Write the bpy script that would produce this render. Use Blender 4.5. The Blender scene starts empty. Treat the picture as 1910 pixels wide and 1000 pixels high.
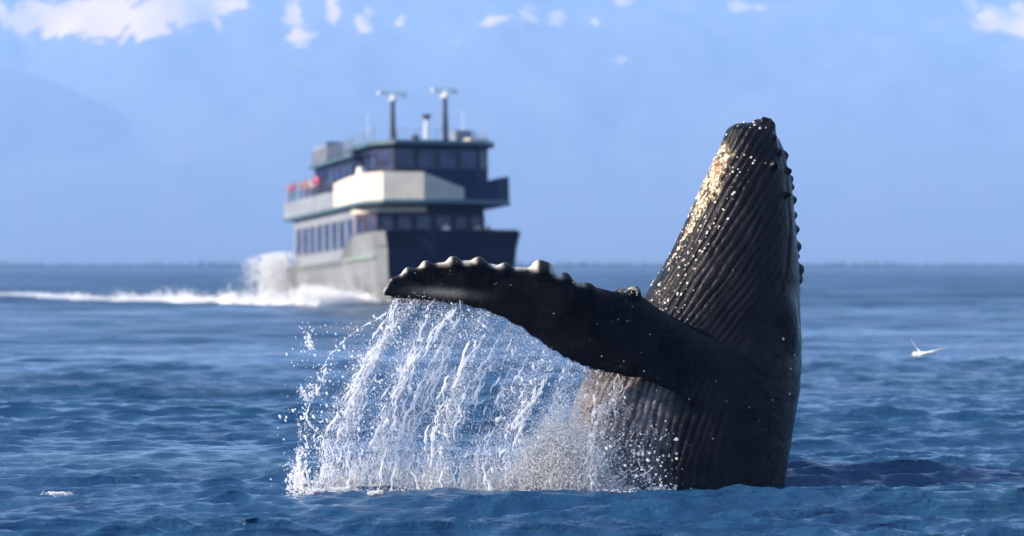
import bpy, math, random
import numpy as np

random.seed(7)
RNG = np.random.default_rng(11)
scene = bpy.context.scene
C = scene.collection
R = math.radians

# ------------------------------------------------------------------ camera, sky, sun, exposure
F = 4500.0            # photo pixels per unit tangent
HC = 2.73             # eye height above the sea (m)
cam_data = bpy.data.cameras.new('camera')
cam = bpy.data.objects.new('camera', cam_data)
C.objects.link(cam)
cam.location = (0, 0, HC)
cam.rotation_euler = (R(90), 0, 0)
cam_data.sensor_width = 36
cam_data.lens = 36 * F / 1910
cam_data.clip_start = 0.5
cam_data.clip_end = 60000
cam_data.dof.use_dof = True
cam_data.dof.focus_distance = 30.0
cam_data.dof.aperture_fstop = 1.0
scene.camera = cam

SUN_EL, SUN_B = R(28), R(13)     # sun stands to the left, slightly on the camera's side
world = bpy.data.worlds.new('World')
scene.world = world
world.use_nodes = True
wn = world.node_tree.nodes
sky = wn.new('ShaderNodeTexSky')
sky.sky_type = 'NISHITA'
sky.sun_disc = False
sky.sun_elevation = SUN_EL
sky.air_density = 1.0
sky.dust_density = 0.6
sky.ozone_density = 2.0
bgn = wn['Background']
bgn.inputs['Strength'].default_value = 0.12
world.node_tree.links.new(sky.outputs[0], bgn.inputs['Color'])
sun_dir = np.array([-math.cos(SUN_B) * math.cos(SUN_EL), -math.sin(SUN_B) * math.cos(SUN_EL), math.sin(SUN_EL)])
sky.sun_rotation = math.atan2(sun_dir[0], sun_dir[1])
sd = bpy.data.lights.new('sun', 'SUN')
sd.energy = 5.0
sd.angle = R(0.5)
sd.color = (1.0, 0.85, 0.68)
sun = bpy.data.objects.new('sun', sd)
C.objects.link(sun)
from mathutils import Vector, Matrix
sun.rotation_euler = Vector(-sun_dir).to_track_quat('-Z', 'Y').to_euler()
sun.location = tuple(sun_dir * 50)

scene.view_settings.view_transform = 'Standard'
scene.view_settings.look = 'None'
scene.view_settings.exposure = 1.5
scene.view_settings.gamma = 1.0
scene.render.engine = 'CYCLES'
scene.cycles.use_denoising = True
scene.cycles.denoiser = 'OPENIMAGEDENOISE'
scene.cycles.denoising_input_passes = 'RGB_ALBEDO_NORMAL'
scene.cycles.denoising_prefilter = 'ACCURATE'
scene.cycles.max_bounces = 6
scene.cycles.diffuse_bounces = 4
scene.cycles.glossy_bounces = 3
scene.cycles.transmission_bounces = 4
scene.cycles.volume_bounces = 1
scene.cycles.caustics_reflective = False
scene.cycles.caustics_refractive = False
scene.cycles.sample_clamp_indirect = 6.0

# ------------------------------------------------------------------ helpers
def P(px, py, D):
    """photo pixel at a depth -> point in the place"""
    return np.array([(px - 955) * D / F, D, HC + (500 - py) * D / F])

def mesh_np(name, verts, faces, smooth=True):
    """faces: list of int arrays (n,3) or (n,4)"""
    me = bpy.data.meshes.new(name)
    verts = np.asarray(verts, np.float32)
    if not isinstance(faces, (list, tuple)):
        faces = [faces]
    faces = [np.asarray(f, np.int32) for f in faces if len(f)]
    loops = np.concatenate([f.ravel() for f in faces])
    sizes = np.concatenate([np.full(len(f), f.shape[1], np.int32) for f in faces])
    starts = np.zeros(len(sizes), np.int32)
    starts[1:] = np.cumsum(sizes)[:-1]
    me.vertices.add(len(verts)); me.vertices.foreach_set('co', verts.ravel())
    me.loops.add(len(loops)); me.loops.foreach_set('vertex_index', loops)
    me.polygons.add(len(sizes)); me.polygons.foreach_set('loop_start', starts)
    me.polygons.foreach_set('loop_total', sizes)
    me.polygons.foreach_set('use_smooth', np.full(len(sizes), smooth))
    me.update(calc_edges=True)
    return me

def obj(name, me, mat=None, parent=None):
    o = bpy.data.objects.new(name, me)
    C.objects.link(o)
    if mat is not None and me is not None:
        me.materials.append(mat)
    if parent is not None:
        o.parent = parent
    return o

def tag(o, label=None, cat=None, group=None, kind=None):
    if label: o['label'] = label
    if cat: o['category'] = cat
    if group: o['group'] = group
    if kind: o['kind'] = kind
    return o

def fattr(me, name, vals):
    a = me.attributes.new(name, 'FLOAT', 'POINT')
    a.data.foreach_set('value', np.asarray(vals, np.float32))

def sstep(a, b, x):
    t = np.clip((x - a) / (b - a), 0, 1)
    return t * t * (3 - 2 * t)

def vnoise(p, seed=0):
    """value noise on (n,k) points, k = 1..3, result about -1..1"""
    p = np.asarray(p, np.float64)
    if p.ndim == 1: p = p[:, None]
    i = np.floor(p).astype(np.int64)
    f = p - i
    f = f * f * (3 - 2 * f)
    k = p.shape[1]
    out = np.zeros(len(p))
    primes = (374761393, 668265263, 2147483647 // 3)
    for c in range(1 << k):
        h = np.full(len(p), seed * 1274126177 + 12345, np.int64)
        w = np.ones(len(p))
        for d in range(k):
            b = (c >> d) & 1
            h = h + (i[:, d] + b) * primes[d]
            w = w * (f[:, d] if b else 1 - f[:, d])
        h = (h ^ (h >> 13)) * 1274126177
        h = (h ^ (h >> 16)) & 0xFFFF
        out += w * (h / 32767.5 - 1)
    return out

def fbm(p, octaves=4, seed=0, gain=0.5):
    p = np.asarray(p, np.float64)
    out = 0; a = 1.0
    for o in range(octaves):
        out = out + a * vnoise(p * 2 ** o + 17.3 * o, seed + o)
        a *= gain
    return out

class NT:
    """small node-material builder"""
    def __init__(self, name):
        self.m = bpy.data.materials.new(name)
        self.m.use_nodes = True
        self.t = self.m.node_tree
        self.b = self.t.nodes['Principled BSDF']
        self.out = self.t.nodes['Material Output']
    def n(self, kind, **kw):
        nd = self.t.nodes.new(kind)
        for k, v in kw.items():
            setattr(nd, k, v)
        return nd
    def l(self, a, b):
        self.t.links.new(a, b)
    def set(self, **kw):
        for k, v in kw.items():
            self.b.inputs[k.replace('_', ' ')].default_value = v
    def noise(self, scale, detail=4, rough=0.55, vec=None, dist=0.0):
        nd = self.n('ShaderNodeTexNoise')
        nd.inputs['Scale'].default_value = scale
        nd.inputs['Detail'].default_value = detail
        nd.inputs['Roughness'].default_value = rough
        nd.inputs['Distortion'].default_value = dist
        if vec is not None: self.l(vec, nd.inputs['Vector'])
        return nd.outputs['Fac']
    def ramp(self, fac, lo, hi, a=0.0, b=1.0):
        nd = self.n('ShaderNodeMapRange')
        nd.interpolation_type = 'SMOOTHSTEP'
        self.l(fac, nd.inputs['Value'])
        nd.inputs['From Min'].default_value = lo; nd.inputs['From Max'].default_value = hi
        nd.inputs['To Min'].default_value = a; nd.inputs['To Max'].default_value = b
        return nd.outputs['Result']
    def math(self, op, a, b=None):
        nd = self.n('ShaderNodeMath', operation=op)
        for k, v in enumerate((a, b)):
            if v is None: continue
            if isinstance(v, (int, float)): nd.inputs[k].default_value = v
            else: self.l(v, nd.inputs[k])
        return nd.outputs[0]
    def mix(self, fac, a, b):
        nd = self.n('ShaderNodeMix', data_type='RGBA')
        for sock, v in ((nd.inputs[0], fac), (nd.inputs[6], a), (nd.inputs[7], b)):
            if isinstance(v, (int, float)): sock.default_value = v
            elif isinstance(v, tuple): sock.default_value = (*v, 1) if len(v) == 3 else v
            else: self.l(v, sock)
        return nd.outputs[2]
    def attr(self, name):
        nd = self.n('ShaderNodeAttribute', attribute_name=name)
        return nd.outputs['Fac']
    def bump(self, h, strength, dist=0.01, normal=None):
        nd = self.n('ShaderNodeBump')
        nd.inputs['Strength'].default_value = strength
        nd.inputs['Distance'].default_value = dist
        self.l(h, nd.inputs['Height'])
        if normal is not None: self.l(normal, nd.inputs['Normal'])
        return nd.outputs['Normal']
    def objco(self):
        return self.n('ShaderNodeTexCoord').outputs['Object']

def paint(name, col, rough=0.5, var=0.12, scale=0.7, metal=0.0, spec=0.5):
    """painted or cloth surface with a little dirt and fading"""
    m = NT(name)
    f = m.noise(scale, 5, 0.6, m.objco())
    dark = tuple(c * (1 - var * 2.2) for c in col)
    m.l(m.mix(m.ramp(f, 0.35, 0.65), dark, col), m.b.inputs['Base Color'])
    m.l(m.ramp(f, 0.3, 0.7, rough * 0.8, min(1, rough * 1.25)), m.b.inputs['Roughness'])
    m.set(Metallic=metal)
    m.b.inputs['Specular IOR Level'].default_value = spec
    return m.m

def foam_mat(name, col=(0.86, 0.88, 0.9), rough=0.35, trans=0.25, clear=0.0):
    """aerated water: scatters like snow, lets part of the light through"""
    m = NT(name)
    m.set(Base_Color=(*col, 1), Roughness=rough, IOR=1.33)
    tr = m.n('ShaderNodeBsdfTranslucent'); tr.inputs['Color'].default_value = (*col, 1)
    mx = m.n('ShaderNodeMixShader'); mx.inputs[0].default_value = trans
    m.l(m.b.outputs[0], mx.inputs[1]); m.l(tr.outputs[0], mx.inputs[2])
    last = mx.outputs[0]
    if clear:
        cl_ = m.n('ShaderNodeBsdfTransparent'); m2 = m.n('ShaderNodeMixShader'); m2.inputs[0].default_value = clear
        m.l(last, m2.inputs[1]); m.l(cl_.outputs[0], m2.inputs[2]); last = m2.outputs[0]
    m.l(last, m.out.inputs['Surface'])
    return m.m

# ------------------------------------------------------------------ sea
def make_sea():
    core = np.linspace(-15, 15, 421)
    side, a, st = [], 15.0, 0.09
    while a < 180:
        st *= 1.13; a += min(st, 12); side.append(min(a, 180))
    side = np.array(side)
    ang = np.radians(np.concatenate([-side[::-1][1:], core, side]))     # from -Y round to +Y and back
    rr = [1.0]
    while rr[-1] < 12: rr.append(rr[-1] * 1.15)
    while rr[-1] < 20: rr.append(rr[-1] * 1.01)
    while rr[-1] < 75: rr.append(rr[-1] * 1.0021)
    while rr[-1] < 260: rr.append(rr[-1] * 1.0036)
    while rr[-1] < 700: rr.append(rr[-1] * 1.006)
    while rr[-1] < 1500: rr.append(rr[-1] * 1.015)
    while rr[-1] < 9200: rr.append(rr[-1] * 1.06)
    rr = np.array(rr)
    nr, na = len(rr), len(ang)
    RR, AA = np.meshgrid(rr, ang, indexing='ij')
    X = RR * np.sin(AA); Y = RR * np.cos(AA)
    dx = RR * np.abs(np.gradient(ang))[None, :]
    dr = np.gradient(rr)[:, None] * np.ones_like(RR)
    Z = np.zeros_like(RR)
    SX = np.zeros_like(RR); SY = np.zeros_like(RR)
    rng = np.random.default_rng(5)
    lam = np.exp(rng.uniform(np.log(0.19), np.log(9.0), 160))
    lam.sort()
    gust = 0.75 + 0.55 * fbm(np.stack([X.ravel() / 9.0, Y.ravel() / 15.0], 1), 3, 4).reshape(X.shape)
    gust = np.clip(gust, 0.4, 1.7)
    for L in lam:
        # crests lie mostly across the view; wind blows towards the camera and to the right
        th = rng.normal(-1.47, 0.24 + 0.2 * math.exp(-L / 0.6))
        k = 2 * math.pi / L
        kx, ky = k * math.cos(th), k * math.sin(th)
        amp = 0.0104 * L ** 0.7 if L < 0.6 else (0.0073 * (L / 0.6) ** -0.22 if L < 2.5 else 0.0075 * (L / 3) ** 0.6)
        cell = np.abs(dx * math.cos(th)) + np.abs(dr * math.sin(th))
        att = np.clip(L / (2.2 * cell) - 1.0, 0, 1)
        g = gust if L < 1.6 else np.ones_like(gust)
        ph = kx * X + ky * Y + rng.uniform(0, 6.283)
        # sharper crests than troughs
        w = amp * att * g
        Z += w * (np.sin(ph) + 0.22 * np.sin(2 * ph + 1.57))
        SX += w * math.cos(th) * np.cos(ph) * 0.8
        SY += w * math.sin(th) * np.cos(ph) * 0.8
    X = X + SX; Y = Y + SY
    V = np.stack([X, Y, Z], -1).reshape(-1, 3)
    i = np.arange(nr - 1)[:, None] * na + np.arange(na - 1)[None, :]
    q = np.stack([i, i + na, i + na + 1, i + 1], -1).reshape(-1, 4)
    V = np.vstack([V, [[0, 0, 0]]])
    c = len(V) - 1
    j = np.arange(na - 1)
    tri = np.stack([np.full(na - 1, c), j, j + 1], -1)
    me = mesh_np('sea', V, [q[:, ::-1], tri[:, ::-1]])
    fattr(me, 'unresolved', sstep(50, 260, np.hypot(V[:, 0], V[:, 1])))     # where the mesh no longer carries the chop
    return me

def sea_material():
    m = NT('sea_water')
    geo = m.n('ShaderNodeNewGeometry').outputs['Position']
    def scaled(sx, sy):
        mp = m.n('ShaderNodeMapping'); m.l(geo, mp.inputs['Vector'])
        mp.inputs['Scale'].default_value = (sx, sy, 1)
        return mp.outputs['Vector']
    patch = m.noise(1.0, 6, 0.62, scaled(0.035, 0.12))
    n1 = m.noise(1.0, 5, 0.7, scaled(3.4, 6.5), 0.6)
    n2 = m.noise(1.0, 2, 0.6, scaled(0.35, 0.8), 0.3)
    streak = m.noise(1.0, 3, 0.55, scaled(0.004, 0.014))
    calm = m.math('MULTIPLY', m.ramp(patch, 0.38, 0.60, 0.2, 1.0), m.ramp(streak, 0.38, 0.56, 0.5, 1.0))
    far = m.math('MULTIPLY', m.attr('unresolved'), 7.0)
    n3 = m.noise(1.0, 4, 0.6, scaled(0.09, 0.26), 0.3)
    n1 = m.math('ADD', n1, m.math('MULTIPLY', n3, m.math('MULTIPLY', m.attr('unresolved'), 30.0)))
    hgt = m.math('ADD', n1, m.math('MULTIPLY', n2, m.math('ADD', far, 0.8)))
    hgt = m.math('MULTIPLY', hgt, calm)
    m.l(m.bump(hgt, 1.0, 0.12), m.b.inputs['Normal'])
    green = m.noise(1.0, 2, 0.5, scaled(0.12, 0.2))
    m.l(m.mix(m.ramp(green, 0.5, 0.72), (0.012, 0.052, 0.116), (0.012, 0.056, 0.104)), m.b.inputs['Base Color'])
    m.l(m.ramp(m.attr('unresolved'), 0.0, 1.0, 1.333, 1.20), m.b.inputs['IOR'])
    m.l(m.math('ADD', m.ramp(patch, 0.36, 0.6, 0.03, 0.09), m.math('MULTIPLY', m.math('MULTIPLY', m.attr('unresolved'), m.ramp(patch, 0.36, 0.60, 0.45, 1.0)), 0.36)), m.b.inputs['Roughness'])
    return m.m

sea = obj('sea', make_sea(), sea_material())
tag(sea, 'choppy deep blue sea reaching to the far shore', kind='structure')

# ------------------------------------------------------------------ mountains
def make_mountains():
    xs = np.concatenate([np.linspace(-12500, -3700, 90), np.linspace(-3600, 3600, 300), np.linspace(3700, 12500, 90)])
    ys = np.concatenate([np.linspace(9000, 12000, 50), np.linspace(12030, 15000, 100), np.linspace(15060, 17500, 20)])
    X, Y = np.meshgrid(xs, ys, indexing='ij')
    p = np.stack([X.ravel() / 2600, Y.ravel() / 2600], 1)
    warp = np.stack([fbm(p + 5, 3, 40), fbm(p + 9, 3, 50)], 1) * 0.35
    rid = 1 - np.abs(fbm(p + warp, 5, 21, 0.52))
    rid = rid.reshape(X.shape)
    ramp = sstep(9200, 14200, Y)
    Z = ramp * (1760 + 420 * (rid - 0.5)) + 160 * fbm(p * 3 + 3, 4, 61).reshape(X.shape) * ramp
    # a nearer wooded shoulder on the left, running down towards the middle of the bay
    sh = 1150 * np.exp(-((X + 3300) / 2050) ** 2 - ((Y - 11700) / 900) ** 2)
    sh *= 1 + 0.10 * fbm(p * 2.5, 4, 77).reshape(X.shape)
    Z = np.maximum(Z, sh)
    Z = np.maximum(Z, 0) - 3
    Z = np.minimum(Z, 2120)
    # back of the range falls again
    Z *= 1 - 0.6 * sstep(15500, 17500, Y)
    V = np.stack([X, Y, Z], -1).reshape(-1, 3)
    nx, ny = X.shape
    i = np.arange(nx - 1)[:, None] * ny + np.arange(ny - 1)[None, :]
    q = np.stack([i, i + ny, i + ny + 1, i + 1], -1).reshape(-1, 4)
    me = mesh_np('mountains', V, q)
    # snow fields: gullies and shelves that keep their snow, given by where they lie on the slope
    ax = 955 + V[:, 0] * F / V[:, 1]; ay = 500 - (V[:, 2] - HC) * F / V[:, 1]
    sn = -1.0 * np.ones(len(V))
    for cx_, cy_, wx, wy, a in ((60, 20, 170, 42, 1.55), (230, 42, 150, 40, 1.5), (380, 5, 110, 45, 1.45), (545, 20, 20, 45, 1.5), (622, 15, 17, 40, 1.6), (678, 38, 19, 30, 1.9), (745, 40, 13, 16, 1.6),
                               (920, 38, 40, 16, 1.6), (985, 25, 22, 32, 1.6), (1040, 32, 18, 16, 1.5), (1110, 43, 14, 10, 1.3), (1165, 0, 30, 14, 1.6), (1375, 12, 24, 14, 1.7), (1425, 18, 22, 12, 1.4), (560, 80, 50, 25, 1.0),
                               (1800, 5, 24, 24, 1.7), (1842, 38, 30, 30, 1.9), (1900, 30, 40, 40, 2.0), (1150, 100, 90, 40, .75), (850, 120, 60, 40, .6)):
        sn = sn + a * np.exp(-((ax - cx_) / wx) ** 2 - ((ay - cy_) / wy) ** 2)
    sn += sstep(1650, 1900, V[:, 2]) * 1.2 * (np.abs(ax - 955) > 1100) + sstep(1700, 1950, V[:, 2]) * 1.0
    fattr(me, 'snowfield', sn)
    return me

def mountain_material():
    m = NT('mountain_rock_and_snow')
    geo = m.n('ShaderNodeNewGeometry').outputs['Position']
    sep = m.n('ShaderNodeSeparateXYZ'); m.l(geo, sep.inputs[0])
    big = m.noise(0.0011, 4, 0.55, geo)
    fine = m.noise(0.006, 6, 0.6, geo, 0.6)
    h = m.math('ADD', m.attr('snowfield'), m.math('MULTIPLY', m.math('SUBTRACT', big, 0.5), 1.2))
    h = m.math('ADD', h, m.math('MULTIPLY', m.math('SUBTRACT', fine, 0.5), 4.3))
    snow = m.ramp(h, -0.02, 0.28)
    rockn = m.noise(0.003, 5, 0.6, geo)
    rock = m.mix(m.ramp(rockn, 0.35, 0.65), (0.055, 0.065, 0.08), (0.072, 0.08, 0.095))
    m.l(m.mix(snow, rock, (0.60, 0.40, 0.25)), m.b.inputs['Base Color'])  # snow base colour holds the peach tint of low sunlight
    m.set(Roughness=0.9)
    m.b.inputs['Specular IOR Level'].default_value = 0.1
    return m.m

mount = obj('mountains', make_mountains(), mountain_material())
tag(mount, 'hazy blue mountain range with snow patches near the top', kind='structure')

# low wooded far shore
def make_shore():
    n = 700
    xs = np.linspace(-9000, 9000, n)
    prof = [(-260, -2), (-120, 3), (0, 5), (150, 6), (420, 6), (2500, 8), (4600, 6)]
    V = []
    for dy, z in prof:
        y = 4400 + dy + 60 * fbm(xs[:, None] / 900, 3, 3)
        V.append(np.stack([xs, y, z + (2.5 * fbm(xs[:, None] / 240 + dy, 3, 8) if z > 0 else 0 * xs)], 1))
    V = np.concatenate(V)
    k = len(prof)
    i = (np.arange(k - 1)[:, None] * n + np.arange(n - 1)[None, :])
    q = np.stack([i, i + 1, i + n + 1, i + n], -1).reshape(-1, 4)
    return mesh_np('far_shore', V, q)
shore = obj('far_shore', make_shore(), paint('shore_scrub', (0.014, 0.022, 0.028), 0.95, 0.2, 0.004, spec=0.05))
tag(shore, 'low far shore under the mountains', kind='structure')

def make_forest():
    n = 5200
    x = RNG.uniform(-4500, 4500, n)
    row = RNG.uniform(-60, 330, n)
    y = 4400 + row + 60 * fbm(x[:, None] / 900, 3, 3)
    z = 4 + 2 * RNG.random(n)
    stand = 0.75 + 0.16 * fbm(x[:, None] / 160, 3, 12)
    hh = np.clip(11 * stand * RNG.uniform(0.7, 1.25, n), 5, 17)
    rad = hh * RNG.uniform(0.2, 0.34, n)
    k = 6
    t = np.arange(k) * 2 * np.pi / k
    base = [np.stack([np.cos(t), np.sin(t), np.zeros(k)], 1), np.stack([0.62 * np.cos(t + .5), 0.62 * np.sin(t + .5), np.full(k, .5)], 1), np.array([[0, 0, 1.0]])]
    base = np.concatenate(base)
    fq = np.array([[a, (a + 1) % k, k + (a + 1) % k, k + a] for a in range(k)])
    ft = np.array([[k + a, k + (a + 1) % k, 2 * k] for a in range(k)])
    V = base[None] * np.stack([rad, rad, hh], 1)[:, None, :] + np.stack([x, y, z], 1)[:, None, :]
    off = (np.arange(n) * len(base))[:, None, None]
    return mesh_np('far_forest', V.reshape(-1, 3), [(fq[None] + off).reshape(-1, 4), (ft[None] + off).reshape(-1, 3)])
forest = obj('far_forest', make_forest(), paint('forest_conifers', (0.010, 0.020, 0.026), 0.95, 0.2, 0.01, spec=0.05))
tag(forest, 'dark line of forest along the far shore', 'forest', kind='stuff')

# ------------------------------------------------------------------ haze: one closed box of even air
def box_mesh(name, lo, hi):
    x0, y0, z0 = lo; x1, y1, z1 = hi
    V = [(x0, y0, z0), (x1, y0, z0), (x1, y1, z0), (x0, y1, z0), (x0, y0, z1), (x1, y0, z1), (x1, y1, z1), (x0, y1, z1)]
    Q = [(3, 2, 1, 0), (4, 5, 6, 7), (0, 1, 5, 4), (1, 2, 6, 5), (2, 3, 7, 6), (3, 0, 4, 7)]
    return mesh_np(name, V, np.array(Q), smooth=False)
HAZE = 1.1e-4
hz = NT('haze_air')
hz.t.nodes.remove(hz.b)
vol = hz.n('ShaderNodeVolumePrincipled')
vol.inputs['Color'].default_value = (0.38, 0.61, 1.0, 1)
vol.inputs['Density'].default_value = HAZE
vol.inputs['Anisotropy'].default_value = 0.0
hz.l(vol.outputs[0], hz.out.inputs['Volume'])
haze = obj('haze', box_mesh('haze', (-13500, -9600, -6), (13500, 18500, 2200)), hz.m)
tag(haze, 'pale blue haze hanging over the sea and mountains', kind='stuff')

# ------------------------------------------------------------------ surface from an implicit field (one continuous skin)
def surface_nets(f, origin, h):
    s = f < 0
    c = np.zeros(tuple(n - 1 for n in f.shape), np.uint8)
    corners = [(i, j, k) for i in (0, 1) for j in (0, 1) for k in (0, 1)]
    nx, ny, nz = c.shape
    for i, j, k in corners:
        c += s[i:i + nx, j:j + ny, k:k + nz]
    act = np.argwhere((c > 0) & (c < 8))
    idx = np.full(c.shape, -1, np.int32)
    idx[act[:, 0], act[:, 1], act[:, 2]] = np.arange(len(act))
    val = {cr: f[act[:, 0] + cr[0], act[:, 1] + cr[1], act[:, 2] + cr[2]] for cr in corners}
    acc = np.zeros((len(act), 3)); cnt = np.zeros(len(act))
    for a in corners:
        for ax in range(3):
            if a[ax]: continue
            b = list(a); b[ax] = 1; b = tuple(b)
            va, vb = val[a], val[b]
            cross = (va < 0) != (vb < 0)
            t = np.where(cross, va / np.where(cross, va - vb, 1), 0)
            p = np.tile(np.array(a, float), (len(act), 1)); p[:, ax] += t
            acc += p * cross[:, None]; cnt += cross
    V = (act + acc / cnt[:, None]) * h + np.array(origin)
    quads = []
    for ax in range(3):
        u, v = (ax + 1) % 3, (ax + 2) % 3
        sl0 = [slice(None)] * 3; sl1 = [slice(None)] * 3
        sl0[ax] = slice(0, -1); sl1[ax] = slice(1, None)
        a, b = s[tuple(sl0)], s[tuple(sl1)]
        e = np.argwhere(a != b)
        ok = (e[:, u] > 0) & (e[:, v] > 0) & (e[:, u] < f.shape[u] - 1) & (e[:, v] < f.shape[v] - 1)
        e = e[ok]
        inside0 = a[e[:, 0], e[:, 1], e[:, 2]]
        def cell(du, dv):
            q = e.copy(); q[:, u] += du; q[:, v] += dv
            return idx[q[:, 0], q[:, 1], q[:, 2]]
        q = np.stack([cell(-1, -1), cell(0, -1), cell(0, 0), cell(-1, 0)], 1)
        q[~inside0] = q[~inside0][:, ::-1]
        quads.append(q)
    return V, np.concatenate(quads)

def vnormals(V, Q):
    n = np.cross(V[Q[:, 2]] - V[Q[:, 0]], V[Q[:, 3]] - V[Q[:, 1]])
    N = np.zeros_like(V)
    for k in range(4):
        for d in range(3):
            N[:, d] += np.bincount(Q[:, k], n[:, d], len(V))
    return N / np.maximum(np.linalg.norm(N, axis=1), 1e-9)[:, None]

def smin(a, b, k):
    hh = np.clip(0.5 + 0.5 * (b - a) / k, 0, 1)
    return b + (a - b) * hh - k * hh * (1 - hh)

# ------------------------------------------------------------------ humpback whale
BD = 31.0           # depth of the body's axis
FD = 29.5           # depth of the flipper
prof = np.array([   # photo row, belly-side edge, back-side edge, half width across the view (m)
    (1130, 1034, 1425, 1.30), (1000, 1034, 1440, 1.30), (910, 1038, 1460, 1.27), (860, 1044, 1468, 1.25), (800, 1056, 1478, 1.22), (740, 1074, 1488, 1.19),
    (700, 1090, 1493, 1.16), (650, 1122, 1494, 1.10), (600, 1165, 1492, 1.02), (535, 1214, 1490, 0.92), (500, 1236, 1489, 0.86),
    (450, 1262, 1486, 0.77), (400, 1285, 1481, 0.68), (340, 1312, 1474, 0.57), (290, 1336, 1464, 0.47), (262, 1347, 1455, 0.40), (243, 1355, 1447, 0.35),
    (236, 1362, 1442, 0.30), (231, 1374, 1436, 0.2), (229, 1390, 1425, 0.1)])[::-1]
zt = HC + (500 - prof[:, 0]) * BD / F
order = np.argsort(zt)
zt = zt[order]
xl = ((prof[:, 1] - 955) * BD / F)[order]
xr = ((prof[:, 2] - 955) * BD / F)[order]
bw = prof[:, 3][order]
ZTOP = zt[-1]

def smooth_interp(z, zt, v):
    a = np.interp(z, zt, v)
    return a

def whale_mesh():
    h = 0.021
    o = np.array([-1.75, 28.75, -0.9]); n = (np.array([3.95, 32.5, 4.85]) - o) / h
    n = n.astype(int)
    x = (o[0] + h * np.arange(n[0])).astype(np.float32)
    y = (o[1] + h * np.arange(n[1])).astype(np.float32)
    z = (o[2] + h * np.arange(n[2])).astype(np.float32)
    kern = np.ones(9) / 9
    def prep(v):
        a = np.interp(z, zt, v)
        b = np.convolve(np.pad(a, 4, mode='edge'), kern, 'valid')
        w = sstep(ZTOP - 0.32, ZTOP - 0.2, z)
        return (b * (1 - w) + a * w).astype(np.float32)
    L, Rr, B = prep(xl), prep(xr), prep(bw)
    cx, a = (L + Rr) / 2, (Rr - L) / 2
    u = np.abs((x[:, None, None] - cx) / a)
    v = np.abs((y[None, :, None] - BD) / B)
    e = np.float32(2.25)
    rad = (u ** e + v ** e) ** (1 / e)
    f = (rad - 1) * np.minimum(a, B)
    f = np.maximum(f, (z - ZTOP)[None, None, :])
    # flipper: sections along x
    lead = np.array([(716, 548), (719, 535), (728, 521), (755, 506), (790, 494), (835, 487), (885, 486), (940, 496), (1000, 500), (1050, 514), (1100, 532), (1150, 545), (1195, 550), (1225, 572), (1260, 593), (1320, 622), (1375, 650), (1440, 668), (1500, 675)], float)
    trail = np.array([(716, 549), (722, 553), (735, 556), (800, 560), (860, 568), (920, 585), (970, 611), (1000, 634), (1050, 668), (1100, 689), (1150, 700), (1200, 709), (1240, 726), (1300, 752), (1375, 770), (1440, 775), (1500, 778)], float)
    fx = (lead[:, 0] - 955) * FD / F
    zl = np.interp(x, fx, HC + (500 - lead[:, 1]) * FD / F)
    tx = (trail[:, 0] - 955) * FD / F
    ztr = np.interp(x, tx, HC + (500 - trail[:, 1]) * FD / F)
    sm = lambda q: np.convolve(np.pad(q, 3, mode='edge'), np.ones(7) / 7, 'valid').astype(np.float32)
    zl, ztr = sm(zl), sm(ztr)
    zc, hw = (zl + ztr) / 2, np.maximum((zl - ztr) / 2, 0.012)
    yc = np.interp(x, [-1.6, -0.6, 0.6, 1.6, 2.2, 2.9], [29.42, 29.36, 29.44, 29.62, 29.86, 30.35]).astype(np.float32)
    th = np.interp(x, [-1.6, -1.4, -0.6, 0.6, 1.6, 2.2, 2.9], [0.02, 0.05, 0.085, 0.12, 0.165, 0.21, 0.34]).astype(np.float32)
    w = (z[None, :] - zc[:, None]) / hw[:, None]                    # -1 trailing .. 1 leading
    wl = np.clip(w, -1, 1)
    tprof = th[:, None] * np.maximum((1 - wl ** 2), 0) ** 0.5 * (0.62 + 0.38 * wl)      # thick near the leading edge
    yy = yc[:, None] - 0.22 * (z[None, :] - zc[:, None]) * sstep(2.4, 0.8, x)[:, None] - 0.10 * (w ** 2) * hw[:, None]
    dY = np.abs(y[None, :, None] - yy[:, None, :]) - tprof[:, None, :]
    dZ = (np.abs(z[None, :] - zc[:, None]) - hw[:, None])[:, None, :]
    g = np.where(dZ > 0, np.sqrt(np.maximum(dY, 0) ** 2 + dZ ** 2), np.maximum(dY * 0.75, dZ * 0.6))
    g = g.astype(np.float32)
    g = np.maximum(g, (x - 2.95)[:, None, None])
    g = np.maximum(g, (-1.565 - x)[:, None, None])
    # knobs: leading edge of the flipper, snout and upper jaw
    kn = [(733, 524, FD, .045), (763, 507, FD, .06), (796, 496, FD, .07), (846, 490, FD, .08), (893, 492, FD, .085), (942, 501, FD, .075), (1006, 502, FD, .115), (1020, 504, FD, .09),
          (1053, 518, FD, .07), (1096, 536, FD, .06), (1160, 547, FD, .075), (1183, 546, FD, .085)]
    def blob(fld, px, py, D, r, k, dy=0.0):
        c = P(px, py, D) + np.array([0, dy, 0])
        ii = [slice(max(0, int((c[d] - r - 3 * k - o[d]) / h)), int((c[d] + r + 3 * k - o[d]) / h) + 2) for d in range(3)]
        d = np.sqrt((x[ii[0], None, None] - c[0]) ** 2 + (y[None, ii[1], None] - c[1]) ** 2 + (z[None, None, ii[2]] - c[2]) ** 2) - r
        fld[ii[0], ii[1], ii[2]] = smin(fld[ii[0], ii[1], ii[2]], d.astype(np.float32), k)
    for px, py, D, r in kn:
        xx = (px - 955) * FD / F
        zz = HC + (500 - py) * FD / F
        ci = int((xx - o[0]) / h)
        ylead = yy[ci, min(int((zz - o[2]) / h), len(z) - 1)]
        blob(g, px, py, FD, r, 0.05, ylead - FD)
    f = smin(f, g, np.float32(0.13))
    del g
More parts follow.
